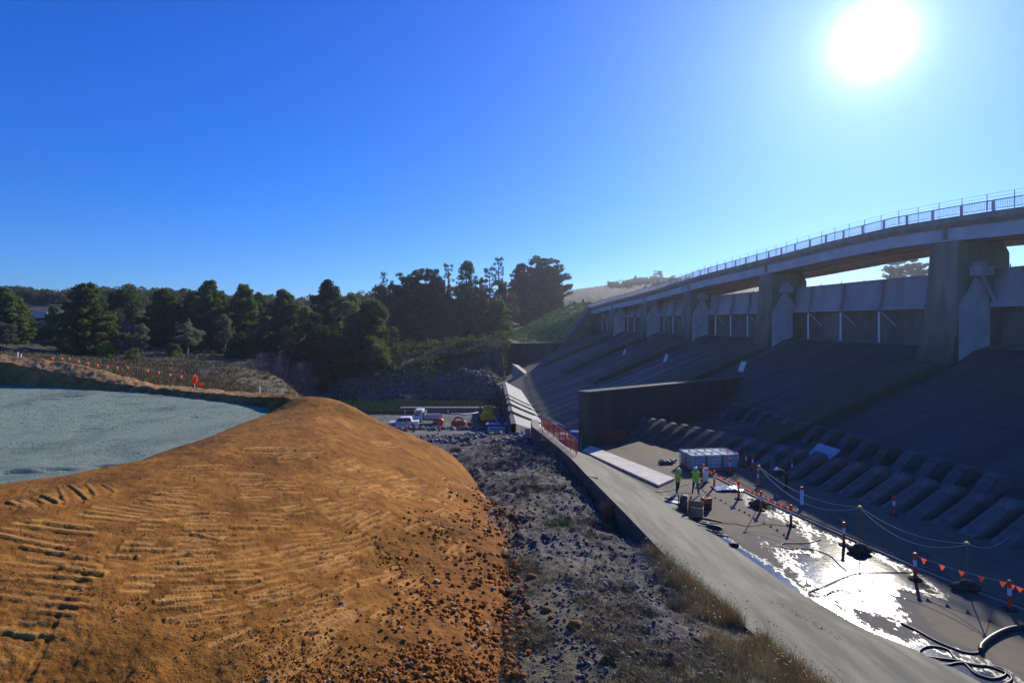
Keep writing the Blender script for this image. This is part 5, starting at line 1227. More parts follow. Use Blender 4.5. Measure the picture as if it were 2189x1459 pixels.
MB().box((-.62,0,1.6),(.08,1.95,1.3)).build('headboard', m_steel, tk_); MB().tube([(-.4,-.9,1.72),(2.1,-.9,1.85)], .07, 6).build('load_pipe', m_white, tk_)
MB().box((2.5,0,1.25),(.05,2.0,.62)).build('tailgate', m_steel, tk_); wheels(tk_, (-1.75,1.3), .42, 1.7)
# yellow pump sets
def pump(u, v, z, rz, label, k=1.0):
    g = thing('pump_set', label, 'pump', at(u, v, z), rz, 'yellow canopied pumps', k)
    side_prism(MB(), [(-1.2,.55),(-1.25,1.2),(-1.0,1.75),(-.55,1.95),(.5,1.9),(1.05,1.6),(1.25,1.1),(1.25,.55)], 1.15).build('canopy', m_yellow, g, bevel=.08)
    MB().box((0,0,.42),(2.7,1.2,.26)).build('skid', m_black, g); MB().lathe([(.38,-.25),(.45,0),(.38,.25)], c=(-1.6,0,.6), n=12, axis=0).build('pump_body', m_black, g)
    MB().tube([(-1.6,0,.9),(-1.6,0,1.5),(-1.75,-.3,1.7)], .16, 8).build('outlet', m_greybox, g); MB().tube([(.3,0,1.9),(.3,0,2.25),(.45,0,2.35)], .06, 6).build('exhaust', m_steel, g)
    for x in (-.45,.35): MB().box((x,-.59,1.2),(.6,.03,.7)).build('side_door', m_yellow, g)
    wheels(g, (.2,), .34, 1.5); return g
pump(1042,901,-6.3,R(4),'nearer yellow canopied pump with its hoses by the ramp'); pump(1044,884,-6.7,R(2),'farther yellow canopied pump half hidden behind the nearer one', .95)
# orange tanks, floats and cones
g = thing('fuel_drum', 'round orange drum on dark feet beside the truck tray', 'drum', at(942,910,-6.4)); MB().lathe([(.2,-.62),(.42,-.55),(.55,-.2),(.55,.2),(.42,.55),(.2,.62)], c=(0,0,.75), n=16, axis=1).build('drum', m_orange, g, smooth=True); MB().box((0,0,.16),(.8,.8,.25)).build('cradle', m_black, g)
g = thing('pipe_float', 'long orange float lying with a dark pipe hump over it', 'float', at(980,910,-6.4), R(2))
MB().lathe([(.15,-1.25),(.42,-1.15),(.48,-.9),(.48,.9),(.42,1.15),(.15,1.25)], c=(0,0,.5), n=14, axis=0).build('float_body', m_orange, g, smooth=True); MB().tube([(-.9,.3,.6),(-.6,.3,1.25),(0,.3,1.5),(.6,.3,1.3),(1.0,.3,.7)], .16, 8).build('pipe_hump', mat('rust_red', (.25,.06,.05), rough=.7), g)
g = thing('fuel_drum', 'small dark red drum at the end of the long orange float', 'drum', at(1005,910,-6.4)); MB().lathe([(.15,-.5),(.4,-.42),(.4,.42),(.15,.5)], c=(0,0,.42), n=12, axis=0).build('drum', m_red, g)
def cone_marker(u, v, lab, h, grp='orange posts along the boulder row'):
    g = thing('marker_post', lab, 'marker post', at(u, v, -6.0), 0, grp); MB().lathe([(.32,0),(.32,.06),(.2,.1)], n=10).build('base', m_rubber, g); MB().lathe([(.19,.1),(.135,h*.45),(.12,h*.62),(.09,h),(.02,h+.04)], n=10).build('post', m_orange, g); MB().lathe([(.14,h*.45),(.125,h*.62)], n=10).build('reflective_band', m_reflect, g)
cone_marker(869,920,'tall orange marker post standing before the white car',1.75); cone_marker(940,922,'short orange marker post below the round drum',1.1)
# site box under a tarp
p = at(1065,931,-5.3)
g = thing('site_box', 'blue covered steel site box with a pale lettered side panel', 'site box', p, R(-4))
MB().box((0,0,.85),(3.3,1.7,1.5)).build('box_body', mat('navy_steel', (.05,.06,.13), (.03,.035,.08), 2, .6), g); MB().box((0,0,1.67),(3.5,1.9,.14)).build('lid', m_blue, g, bevel=.04)
MB().box((-.15,-.87,.95),(2.6,.05,.95)).build('side_panel', m_white, g); mk = MB()
mk.box((-.2,-.905,1.08),(2.0,.02,.14)).box((-.25,-.905,.78),(1.7,.02,.12)).box((.95,-.905,.95),(.12,.02,.6)); mk.build('panel_stripes', mat('blue_print', (.05,.06,.2), rough=.6), g)
for x in (-1.4,1.4): MB().box((x,0,.07),(.25,1.8,.16)).build('skid', m_black, g)
# yellow frame and grey bundle, blue board by the railing
g = thing('lifting_frame', 'yellow tubular lifting frame between the site box and the ramp', 'frame', at(1097,921,-5))
for x in (-.4,.4): MB().tube([(x,-.5,0),(x,-.2,1.7),(x,.2,1.7),(x,.5,0)], .07, 6).build('leg', m_yellow, g)
MB().tube([(-.5,0,1.7),(.5,0,1.7)], .08, 6).build('crossbar', m_yellow, g); MB().tube([(-.45,-.35,.8),(.45,-.35,.8)], .05, 6).build('brace', m_yellow, g)
g = thing('tarp_bundle', 'grey tarp covered bundle on the ground by the foot of the ramp', 'bundle', at(1112,929,-3)); MB().blob((0,0,.35), .7, 4, 2, (1.3,.8,.65), .12).build('tarp', mat('grey_tarp', (.22,.22,.26), (.13,.13,.16), 2, .8, .4, 5), g, smooth=True); MB().box((.1,-.2,.1),(1.6,.9,.18)).build('pallet', m_timber, g)
p = P(1128,926,50.5); g = thing('leaning_board', 'pale blue board leaning at the start of the railing', 'board', (p.x,p.y,p.z-.5), R(-15)); MB().box((0,0,.45),(.5,.06,1.0), Euler((R(14),0,0)).to_matrix()).build('board', mat('pale_blue', (.25,.33,.5), rough=.7), g); MB().box((0,.1,.05),(.4,.3,.06)).build('foot', m_black, g)
# boulder row
br_ = random.Random(9); m_rock = mat('grey_rock', (.20,.205,.22), (.10,.105,.12), 3, .9, .6, 8, rand=.3)
rocks = [MB().blob((0,0,0), 1.0, s, 2, (1.15,.9,.75), .16).build('boulder', m_rock) for s in range(4)]
first = set()
for k in range(46):
    u = 838+k*(1036-838)/45+br_.uniform(-2,2); v = 917+br_.uniform(-4,4)
    p = at(u, v, -6.2); s = br_.randrange(4); o = rocks[s] if s not in first else rocks[s].copy()
    if s in first: col.objects.link(o)
    first.add(s); r_ = br_.uniform(.32,.55); o.location = p+Vector((0,0,r_*.35)); o.scale = (r_,)*3; o.rotation_euler = (br_.random()*.6, br_.random()*.6, br_.random()*6)
    tag(o, 'dark grey boulder in the row edging the pump yard', 'boulder', 'boulders edging the pump yard')
# pipeline on the water side of the yard
pl = [at(u, v, -6.8)+Vector((0,0,.55)) for u, v in ((735,887),(800,887),(866,886),(930,885),(985,885),(1030,886))]
g = thing('pipeline', 'long dark discharge pipe with white upright clamps along the river side of the yard', 'pipe', pl[0])
MB().tube([p-pl[0] for p in pl], .26, 8).build('pipe', m_hose, g)
for u in (770,815,866,958):
    q = at(u,886,-6.8); cl_ = MB(); cl_.box(q-pl[0]+Vector((0,-.2,.45)),(.13,.13,.6)); cl_.lathe([(.08,0),(.02,.25)], c=q-pl[0]+Vector((0,-.2,.7)), n=8); cl_.build('clamp', m_reflect, g)
# wharf strip behind the pipe
g = thing('concrete_strip', 'long low concrete strip along the water behind the trucks', 'kerb', (0,0,0)); a, b = P(856,871,117), P(1068,873,117); MB().box((a+b)/2-Vector((0,0,.35)), ((b-a).length, 1.6, 1.1)).build('strip', m_conc, g)
def freehose(pts, r, label, m=None, name='hose', cat='hose'):
    n = len(pts); path = []
    for i in range(n-1):
        p0, p1, p2, p3 = pts[max(0,i-1)], pts[i], pts[i+1], pts[min(n-1,i+2)]
        for k in range(5): t = k/5; path.append(.5*((2*p1)+(p2-p0)*t+(2*p0-5*p1+4*p2-p3)*t*t+(3*p1-p0-3*p2+p3)*t**3))
    path.append(pts[-1]); return tag(MB().tube([p-pts[0] for p in path], r, 7).build(name, m or m_hose, loc=pts[0], smooth=True), label, cat)
def yp(u, v, dz=.15): return at(u, v, -6.5)+Vector((0,0,dz))
freehose([yp(964,884),yp(985,886),yp(1010,885),yp(1030,882,.6)], .13, 'pale hose bowing from the pipeline to the farther pump', m_white)
freehose([yp(985,891),yp(1005,888),yp(1022,884,.4)], .13, 'second pale hose below the pipeline end', m_white)
freehose([yp(1055,897,.6),yp(1065,903),yp(1074,904),yp(1082,893)], .12, 'pale hose looping from the nearer pump to the ramp foot', m_white)
freehose([yp(1055,884,.5),yp(1066,889),yp(1074,889),yp(1080,884,.5)], .12, 'dark hose between the farther pump and the ramp')
# pipes over the ramp
def ramp_pt(u, v):                                         # point on the ramp surface under a photo pixel, by search
    best = None
    for r_ in rw:
        for p in r_:
            q = (p.x/p.y*F+CU, HV-(p.z-CH)/p.y*F); d = (q[0]-u)**2+(q[1]-v)**2
            if best is None or d < best[0]: best = (d, p)
    return best[1]
def on_ramp(f, k):
    i = f*9; j = k*13; a, b = int(min(i,8)), int(min(j,12)); fi, fj = i-a, j-b
    return rw[a][b].lerp(rw[a+1][b],fi).lerp(rw[a][b+1].lerp(rw[a+1][b+1],fi),fj)
for i, (f, lab) in enumerate(((.52,'thin black pipe crossing highest over the pale ramp'),(.42,'second black pipe over the ramp, counting from the top'),(.30,'third black pipe over the ramp, thicker than the first'),(.15,'lowest black pipe over the ramp, above the orange mesh'))):
    pts = [on_ramp(f+.02, 0)+Vector((-1.6,.3,-1.6)), on_ramp(f+.02,0)+Vector((-.6,0,.0))]+[on_ramp(max(0,f-.03*k/4), k/4)+Vector((0,0,.2)) for k in range(5)]+[on_ramp(max(0,f-.04),1)+Vector((3.4,-2.5,.15))]
    freehose(pts, (.09,.12,.15,.16)[i], lab, name='pipe', cat='pipe')
# orange mesh panel on the ramp end
a = rw[0][2]; b = rw[0][8]
g = thing('barrier_mesh', 'faded orange barrier mesh fixed across the pale end of the ramp', 'barrier mesh', (0,0,0))
MB().add([a+Vector((0,-.15,-.5)), b+Vector((0,-.15,-.2)), b+Vector((0,-.15,-1.6)), a+Vector((0,-.15,-2.0)), a+Vector((0,-.1,-.5)), b+Vector((0,-.1,-.2)), b+Vector((0,-.1,-1.6)), a+Vector((0,-.1,-2.0))], [(0,1,2,3),(4,5,6,7),(0,1,5,4),(2,3,7,6)]).build('mesh', mat('orange_mesh', (.55,.17,.10), (.38,.14,.10), 9, .8), g)

# railing along the kerb
m_rr = mat('red_oxide_rail', (.36,.10,.08), (.26,.08,.07), 4, .6)
g = thing('kerb_railing', 'rusty red pipe railing with two rails along the far kerb', 'railing', (0,0,0))
kz = 2.1; kp = []
for u, v in ((1133,914),(1147,925),(1163,934),(1179,943),(1193,953),(1206,962),(1219,972)):
    Yk = F*(CH-kz)/(v-HV); x = float(np.interp(Yk, SOY, SOX))+.55; kp.append(Vector((x, Yk, kz)))
for p in kp: MB().tube([p, p+Vector((0,0,1.05))], .035, 6).build('post', m_rr, g)
for h in (1.05,.55): MB().tube([p+Vector((0,0,h)) for p in kp], .03, 6).build('rail', m_rr, g)
nm = MB()
for i in range(len(kp)-1):
    for hh in np.arange(.1,1.0,.11): nm.tube([kp[i]+Vector((.1,0,hh)), kp[i+1]+Vector((.1,0,hh))], .012, 3)
    nL = int((kp[i+1]-kp[i]).length/.11)
    for k in range(nL): q_ = kp[i].lerp(kp[i+1], k/nL)+Vector((.1,0,0)); nm.tube([q_+Vector((0,0,.1)), q_+Vector((0,0,.98))], .012, 3)
nm.build('netting', mat('orange_net', (.75,.16,.07), rough=.7), g)
for u, v, vt, lab in ((1160,941,893,'slim tall post near the board, carrying the black cable'),(1242,966,935,'slim tall post by the pale platform, on a dark foot'),(1232,958,942,'shorter slim post beside the platform corner')):
    p = PZ(u, v, .0 if u > 1200 else 2.0); h = (v-vt)*p.y/F; q = thing('slim_post', lab, 'post', p); MB().tube([(0,0,0),(0,0,h)], .03, 6).build('post', m_steel, q); MB().lathe([(.25,0),(.22,.06),(.05,.09)], n=10).build('foot', m_rubber, q)
p1 = PZ(1160,941,2.0); 
cable(p1+Vector((0,0,1.95)), PZ(1242,966,0)+Vector((0,0,1.2)), -.1, 'black cable slung from the tall post down to the platform post', r=.03, m=m_black)
# mesh barriers behind the railing, table, white tank, blue tarp
def fb(u, v): return PZ(u, v, -4.97)
for i, (u, v, lab) in enumerate(((1186,948,'orange mesh barrier panel behind the railing, nearest the white tank'),(1168,938,'orange mesh barrier panel behind the railing, near the tall post'),(1207,955,'orange mesh barrier panel behind the railing, under the pink table'))):
    p = P(u, v, 52+i*1.2); g = thing('mesh_barrier', lab, 'barrier', (p.x+.4, p.y+1.4, p.z-.4), R(-62), 'orange mesh barriers behind the railing')
    MB().box((0,0,.55),(2.0,.02,.9)).build('mesh', mat('orange_netting', (.50,.12,.07), (.30,.10,.08), 14, .8, lo=.45, hi=.55), g)
    for x in (-1,1): MB().tube([(x,0,-2),(x,0,1.1)], .025, 5).build('post', m_rr, g)
def floor2(u, v, dz=0): p = fb(u, v); return p+Vector((0,0,dz))
p = P(1199,944,58); g = thing('white_tank', 'white bulk tank with a dark opening below the railing', 'tank', (p.x, p.y, p.z-.1), R(-10)); MB().box((0,0,.5),(1.4,1.2,.95)).build('tank_body', m_white, g, bevel=.1); MB().box((0,-.62,.35),(.8,.05,.5)).build('opening', m_black, g); 
for x in (-.6,.6): MB().box((x,0,-1.5),(.15,1,3.2)).build('support', m_steel, g)
p = P(1222,949,57); g = thing('site_table', 'pinkish topped site table beside the blue tarp', 'table', (p.x, p.y, p.z-.85), R(-12)); MB().box((0,0,.85),(1.9,1.0,.07)).build('table_top', mat('pink_top', (.5,.36,.40), rough=.6), g)
for x in (-.85,.85):
    for y in (-.42,.42): MB().box((x,y,-1.2),(.07,.07,4.0)).build('leg', m_steel, g)
p = fb(1237,946); g = thing('tarp_stack', 'stack of material under a bright blue tarp against the divider wall end', 'tarp stack', p, R(-8)); 
MB().box((0,.3,.75),(2.5,1.5,1.5), taper=.96).build('tarp', mat('bright_blue_tarp', (.16,.28,.62), (.12,.22,.52), 1.4, .55, .4, 4), g, bevel=.08); MB().box((0,.3,.05),(2.7,1.6,.1)).build('pallet', m_timber, g)
# far basin clutter
for u, v, L_, a_, lab, mm_ in ((1168,894,3.2,20,'pale scaffold tube at the toe of the ramp',m_white),(1176,905,4.2,8,'long pale tube lying across the muddy floor',m_white),(1190,897,2.6,-30,'brown tube near the distant worker',m_timber),(1182,914,4.5,2,'dark floating pipe by the green puddle',m_hose),(1172,878,2.6,10,'far pale tube on the muddy floor',m_white),(1205,872,3.5,-35,'thin tube lying behind the distant worker',m_timber)):
    q = fb(u, v)+Vector((0,0,.12)); o = MB().tube([(-L_/2,0,0),(0,.15,.05),(L_/2,0,0)], .1, 7).build('tube', mm_, loc=q); o.rotation_euler = (0,0,R(a_)); tag(o, lab, 'tube')
g = thing('work_raft', 'grey floating work raft on the muddy basin water', 'raft', fb(1186,910), R(4)); MB().box((0,0,.25),(4.6,2.2,.3)).build('deck', m_greybox, g)
for y in (-.9,.9): MB().lathe([(.1,-2.3),(.3,-2.2),(.3,2.2),(.1,2.3)], c=(0,y,.15), n=10, axis=0).build('pontoon', m_steel, g)
g = thing('blue_crate', 'dim blue wrapped crate stack against the divider wall in the far basin', 'crate', fb(1247,905), R(-5)); MB().box((0,0,1.1),(2.4,1.6,2.2)).build('crate', mat('dim_blue', (.08,.10,.22), (.12,.14,.28), 4, .7), g); MB().box((0,0,.05),(2.6,1.8,.1)).build('pallet', m_timber, g)
structure(MB().add([fb(1180,915),fb(1256,925),fb(1256,905),fb(1190,903)], [(0,1,2,3)]).build('green_puddle', mat('green_puddle', (.07,.085,.025), rough=.2, spec=.4), loc=(0,0,.03)))
o = MB().box((0,0,.6),(2.2,.06,1.2)).build('barrier_mesh', mat('dark_red_mesh', (.20,.05,.045), (.12,.04,.04), 12, .8), loc=PZ(1312,947,0)); tag(o, 'dark red mesh panel standing at the foot of the divider wall', 'barrier mesh')

# ------------------------------------------------------------------ flags and stakes on the earth bund
def bund_top(u):
    k = int(np.argmin(np.abs(uu-u))); c = V_b[22][k]; return Vector(c)
V_b = V_bund
fl = [(113,767),(133,768),(149,768),(168,773),(188,778),(209,782),(230,785),(251,787),(273,787),(292,787),(316,793),(340,797),(364,802),(388,806),(412,805)]
pts = []
for u, v in fl:
    b_ = bund_top(u); q = P(u, v-4, b_.y+.3); pts.append(q)
root = thing('bunting_line', 'line of small orange flags strung along the top of the earth bund', 'bunting', pts[0])
MB().tube([p-pts[0] for p in pts], .012, 4).build('rope', m_rope, root)
for i, q in enumerate(pts[:-1]):
    d = Vector((1,.1,0)); q = q-pts[0]; MB().add([q-d*.10,q+d*.10,q+Vector((.02,.06,-.31)),q-d*.10+Vector((0,.02,.02)),q+d*.10+Vector((0,.02,.02))],[(0,1,2),(0,1,4,3)]).build('flag', m_flag, root, fixn=False)
for u, v, vt, lab, mm_ in ((292,800,783,'dark stake holding the flag line in its middle',m_black),(38,760,752,'white tipped stake at the picture edge of the bund',m_white),(45,761,756,'short white peg next to the white tipped stake',m_white),(555,834,825,'lone white peg on the orange end of the bund',m_white)):
    b_ = bund_top(u); p = P(u, v, b_.y+.2); h = (v-vt)*p.y/F; o = MB().box((0,0,h/2-.1),(.07,.07,h+.2)).build('survey_peg', mm_, loc=p); tag(o, lab, 'peg')
b_ = bund_top(416); p = P(416,823,b_.y+.2)
g = thing('bunting_stake', 'white capped stake draped with a bundle of orange bunting on the bund', 'stake', p); MB().tube([(0,0,-.3),(0,0,.95)], .03, 6).build('stake', m_white, g)
bl = MB(); r9 = random.Random(2)
for k in range(16):
    a_ = r9.uniform(0,6.28); z_ = r9.uniform(.1,.75); w_ = .22*(1-.6*z_); c = Vector((math.cos(a_)*w_*.7+.05, math.sin(a_)*w_*.7, z_)); bl.add([c+Vector((-.12,0,.12)), c+Vector((.12,.03,.12)), c+Vector((r9.uniform(-.08,.08),-.06,-.18))], [(0,1,2)])
bl.blob((.04,0,.4), .17, 3, 1, (1,.8,1.8), .2); bl.build('bunting_bundle', m_flag, g, fixn=False)
o = MB().blob((0,0,.1), .2, 6, 1, (1,.8,.8), .25).build('orange_rag', m_flag, loc=P(431,823,b_.y+.2)); tag(o, 'small orange rag on the bund beside the draped stake', 'rag')
# ------------------------------------------------------------------ loose rock, clods and dry grass
_bm = bmesh.new(); bmesh.ops.create_icosphere(_bm, subdivisions=1, radius=1); ICOV = np.array([v.co[:] for v in _bm.verts]); ICOF = np.array([[v.index for v in f.verts] for f in _bm.faces]); _bm.free()
def rotm(n):
    q = rng.normal(size=(n,4)); q /= np.linalg.norm(q, axis=1, keepdims=True); a,b,c,d = q.T
    return np.stack([np.stack([1-2*(c*c+d*d),2*(b*c-a*d),2*(b*d+a*c)],-1),np.stack([2*(b*c+a*d),1-2*(b*b+d*d),2*(c*d-a*b)],-1),np.stack([2*(b*d-a*c),2*(c*d+a*b),1-2*(b*b+c*c)],-1)],-2)
def stones(name, pos, size, cols, m, jag=.28, sq=(1.2,.9,.65), sink=.15):
    n = len(pos); v = ICOV[None]*(1+rng.uniform(-jag,jag,(n,len(ICOV),1)))*np.array(sq)
    v = np.einsum('nij,nkj->nki', rotm(n), v)*size[:,None,None]; v[...,2] *= .8
    v = v+pos[:,None]; v[...,2] += (size*(.45-sink))[:,None]
    f = (ICOF[None]+np.arange(n)[:,None,None]*len(ICOV)).reshape(-1,3)
    o = fastmesh(name, v.reshape(-1,3), f, m, np.repeat(cols, len(ICOV), 0), smooth=False); o['kind'] = 'stuff'; return o
def sample(n, u0, u1, v0, v1, zf, cond=None, iters=4):
    """ground points under random photo pixels"""
    u = rng.uniform(u0,u1,n); v = rng.uniform(v0,v1,n); z = np.full(n, 1.0)
    for k in range(iters):
        Y = F*(CH-z)/(v-HV); Y = np.clip(Y, 9, 400); z = zf((u-CU)/F*Y, Y)
    x = (u-CU)/F*Y; ok = np.abs(F*(CH-z)/(v-HV)-Y) < .06*Y
    if cond is not None: ok &= cond(u, v, x, Y, z)
    return np.stack([x[ok],Y[ok],z[ok]],-1), u[ok], v[ok]
dzf = lambda x, y: dz0(x, y)
def not_dirt(u, v, x, Y, z):
    return (dz0(x, np.clip(Y,9.2,50)) < z-.05) | (Y > 48)
def left_of_slab(x, Y): return (x < np.interp(Y,SOY,SOX)-.12) | (Y > 53)
m_stone = mat('loose_stone', (1.25,1.25,1.25), (.7,.7,.72), 6, .9, .4, 12, attr='soil')
p, u, v = sample(6500, 930, 1480, 925, 1300, terrain_z, lambda u,v,x,Y,z: not_dirt(u,v,x,Y,z) & left_of_slab(x,Y) & (twts(x,Y)[...,0] > .5*rng.random(len(x))))
sz = (0.022+.09*rng.random(len(p))**4.0)*np.clip(p[:,1]/26,.55,1.9)
c = np.array([.115,.106,.105])[None]*rng.uniform(.5,1.7,(len(p),1)); bl_ = rng.random(len(p)) < .03; c[bl_] = np.array([.15,.15,.15])*rng.uniform(.7,1.2,(bl_.sum(),1))
stones('bank_rubble', p, sz, c, m_stone, .42, (1.35,.9,.55), .3)
p, u, v = sample(1500, 1040, 1560, 1240, 1459, terrain_z, lambda u,v,x,Y,z: not_dirt(u,v,x,Y,z) & left_of_slab(x,Y))
stones('scattered_gravel', p, .02+.07*rng.random(len(p))**3, np.array([.11,.10,.09])*rng.uniform(.6,1.8,(len(p),1)), m_stone)
# riprap on the far bank and at the water's edge
n_ = 6000; uq = rng.uniform(690,1088,n_); Yq = 148+9*rng.random(n_)**1.3; xq = (uq-CU)/F*Yq; zq = terrain_z(xq,Yq)
kp_ = (zq > -8.9) & (fbm(xq,Yq,7,3,5)+smooth(800,1060,uq)*.42-smooth(150,163,Yq)*.25 + rng.normal(0,.12,n_) > .08); p = np.stack([xq,Yq,zq],-1)[kp_]
c = np.array([.13,.125,.115])*rng.uniform(.5,1.6,(len(p),1)); stones('river_riprap', p, .18+.55*rng.random(len(p))**2, c, m_stone, .3)
p, u, v = sample(1500, 820, 1130, 905, 945, terrain_z, lambda u,v,x,Y,z: not_dirt(u,v,x,Y,z) & (Y < 105) & (Y > 45) & ((Y < 80) | (rng.random(len(x)) < .1)))
stones('slope_rubble', p, .08+.28*rng.random(len(p))**2.5, np.array([.13,.135,.145])*rng.uniform(.5,2.0,(len(p),1)), m_stone)
# clods on the embankment
def dcond(u, v, x, Y, z): 
    t = smooth(-7.5,-1.0,x-.10*(Y-20))*smooth(46,34,Y); l = smooth(15.5,11.5,Y); k = .03+.95*t**1.6+.75*l*np.clip(.55+2*fbm(x,Y,2.5,3,15),0,1)
    return (rng.random(len(x)) < k*np.clip(.5+2.2*fbm(x,Y,1.4,3,16),.05,1)) & (x < .6)
p, u, v = sample(52000, -30, 1100, 880, 1470, dzf, dcond)
p[:,2] = p[:,2]+.02
Zi = np.zeros(len(p))
iu = np.clip(np.searchsorted(u2, u), 0, len(u2)-1); iy = np.clip(np.searchsorted(Y2, p[:,1]), 0, len(Y2)-1); p[:,2] = Zd[iy, iu]
tt = smooth(-6,-.5,p[:,0]-.1*(p[:,1]-20))
sz = (.014+(.035+.075*tt)*rng.random(len(p))**3)*np.clip(p[:,1]/17,.7,1.8)
c = (np.array([.32,.14,.028])*(1-tt[:,None]*.7)+tt[:,None]*.7*np.array([.25,.095,.025]))*rng.uniform(.6,1.45,(len(p),1)); bl_ = rng.random(len(p)) < .04; c[bl_] = np.array([.42,.36,.27])
m_clod = mat('earth_clod', (1.2,1.2,1.2), (.75,.72,.7), 9, .97, .4, 20, attr='soil', spec=.1)
stones('earth_clods', p, sz*.85, c, m_clod, .42, (1.25,.95,.7), .25)
p, u, v = sample(2200, 1040, 1160, 1080, 1459, terrain_z, lambda u,v,x,Y,z: (rng.random(len(x)) < smooth(1150,1060,u)) & not_dirt(u,v,x,Y,z))
stones('spilt_clods', p, .02+.12*rng.random(len(p))**3, np.array([.24,.10,.035])*rng.uniform(.6,1.4,(len(p),1)), m_clod)

m_grass = mat('dry_grass', (1.25,1.2,1.1), (.7,.7,.65), 1.5, .85, attr='soil', spec=.15)
def grass(name, pos, h, blades, spread, cols, wid=.008, lean=.5):
    """tufts of bent, tapering blades"""
    n = len(pos)*blades; P0 = np.repeat(pos, blades, 0); H = np.repeat(h, blades)*rng.uniform(.45,1.15,n); C_ = np.repeat(cols, blades, 0)*rng.uniform(.7,1.35,(n,1))
    a = rng.uniform(0,6.283,n); r = np.sqrt(rng.random(n))*spread; base = P0+np.stack([np.cos(a)*r, np.sin(a)*r, -.03+0*a],-1)
    b = a+rng.normal(0,.8,n); L_ = lean*rng.uniform(.2,1.2,n)*H; d = np.stack([np.cos(b),np.sin(b),0*b],-1)
    t = rng.uniform(0,6.283,n); sd_ = np.stack([np.cos(t),np.sin(t),0*t],-1)*np.broadcast_to(np.asarray(wid),(n,))[:,None] if np.ndim(wid)==0 else np.stack([np.cos(t),np.sin(t),0*t],-1)*np.repeat(wid,blades)[:,None]
    mid = base+d*(L_*.35)[:,None]+np.stack([0*H,0*H,H*.6],-1); tip = base+d*L_[:,None]+np.stack([0*H,0*H,H*rng.uniform(.8,1.0,n)],-1)
    V_ = np.stack([base-sd_, base+sd_, mid+sd_*.7, mid-sd_*.7, tip+sd_*.1, tip-sd_*.1],1).reshape(-1,3)
    k = np.arange(n)[:,None]*6; Fq = np.concatenate([k+np.array([[0,1,2,3]]), k+np.array([[3,2,4,5]])],0)
    o = fastmesh(name, V_, Fq, m_grass, np.repeat(C_,6,0), smooth=False); o['kind'] = 'stuff'; return o
straw, red_, olive = np.array([.42,.34,.17]), np.array([.30,.17,.09]), np.array([.20,.22,.075])
def mixcol(n, w): k = rng.choice(3, n, p=w); return np.stack([straw,red_,olive])[k]
# the tall dry grass along the foot of the sill
n_ = 3600; Yq = 10.5+13*rng.random(n_)**1.1; off = np.abs(rng.normal(0,1,n_))*np.interp(Yq,[10,14,18,22],[1.3,1.1,.75,.3])+.02
xq = np.interp(Yq,SOY,SOX)-off+.15; kp_ = (fbm(xq,Yq,1.1,3,44) > -.12) & (rng.random(n_) < np.interp(Yq,[18,21,24],[1,.5,.12])); xq, Yq = xq[kp_], Yq[kp_]
p = np.stack([xq,Yq,terrain_z(np.minimum(xq,np.interp(Yq,SOY,SOX)-.06),Yq)],-1)
grass('tall_dry_grass', p, .16+.50*rng.random(len(p))**1.6*np.interp(p[:,1],[10,20,24],[1,.9,.6]), 15, .12, mixcol(len(p),[.68,.20,.12])*1.15, .004, .6)
k_ = rng.choice(len(p), min(len(p),420), replace=False)
grass('tall_weed_stalks', p[k_], .5+.45*rng.random(len(k_)), 2, .08, mixcol(len(k_),[.7,.25,.05])*1.1, .004, .35)
st_ = p[rng.choice(len(p), 260)]; hd_ = st_+np.stack([rng.normal(0,.12,260),rng.normal(0,.12,260),.35+.4*rng.random(260)],-1)
stones('grass_seed_heads', hd_, .016+.022*rng.random(260), np.array([.55,.47,.27])*rng.uniform(.7,1.2,(260,1)), m_grass, .4, (.6,.6,1.6), .45)
# shorter grass over the near bank
p, u, v = sample(9000, 1050, 1600, 1225, 1475, terrain_z, lambda u,v,x,Y,z: left_of_slab(x,Y) & not_dirt(u,v,x,Y,z) & (fbm(x,Y,1.6,3,66) > .0))
grass('short_dry_grass', p, .05+.13*rng.random(len(p)), 12, .11, mixcol(len(p),[.6,.22,.18])*.8, .0045, 1.1)
p, u, v = sample(4200, 900, 1440, 925, 1230, terrain_z, lambda u,v,x,Y,z: left_of_slab(x,Y) & not_dirt(u,v,x,Y,z) & (fbm(x,Y,3.0,3,67) > .0))
grass('rock_grass', p, .10+.22*rng.random(len(p)), 14, .2, mixcol(len(p),[.62,.28,.10])*.72, .009, .8)
# river flat beyond the bund, far bank and grassy slope
p, u, v = sample(20000, -20, 1080, 735, 850, terrain_z, lambda u,v,x,Y,z: (Y > 50) & (Y < 185) & (z > -7.9) & (x < -1))
grass('river_flat_grass', p, .35+.75*rng.random(len(p))*(fbm(p[:,0],p[:,1],9,3,68)+.75), 9, .45, mixcol(len(p),[.62,.20,.18])*.7, .035*np.clip(p[:,1]/130,.45,1.2), .6)
p, u, v = sample(3200, 1085, 1262, 655, 735, terrain_z, lambda u,v,x,Y,z: (Y > 180) & (Y < 330))
# photo pixels above the horizon sit on rising ground, so place these directly
q = rng.uniform(0,1,(2600,2)); uq = 1090+175*q[:,0]; Yq = 182+60*q[:,1]; xq = (uq-CU)/F*Yq; zq = terrain_z(xq, Yq)
grass('bank_slope_grass', np.stack([xq,Yq,zq],-1), .3+.5*rng.random(len(xq)), 9, .5, np.array([.25,.31,.08])[None]*rng.uniform(.6,1.4,(len(xq),1)), .07, .5)
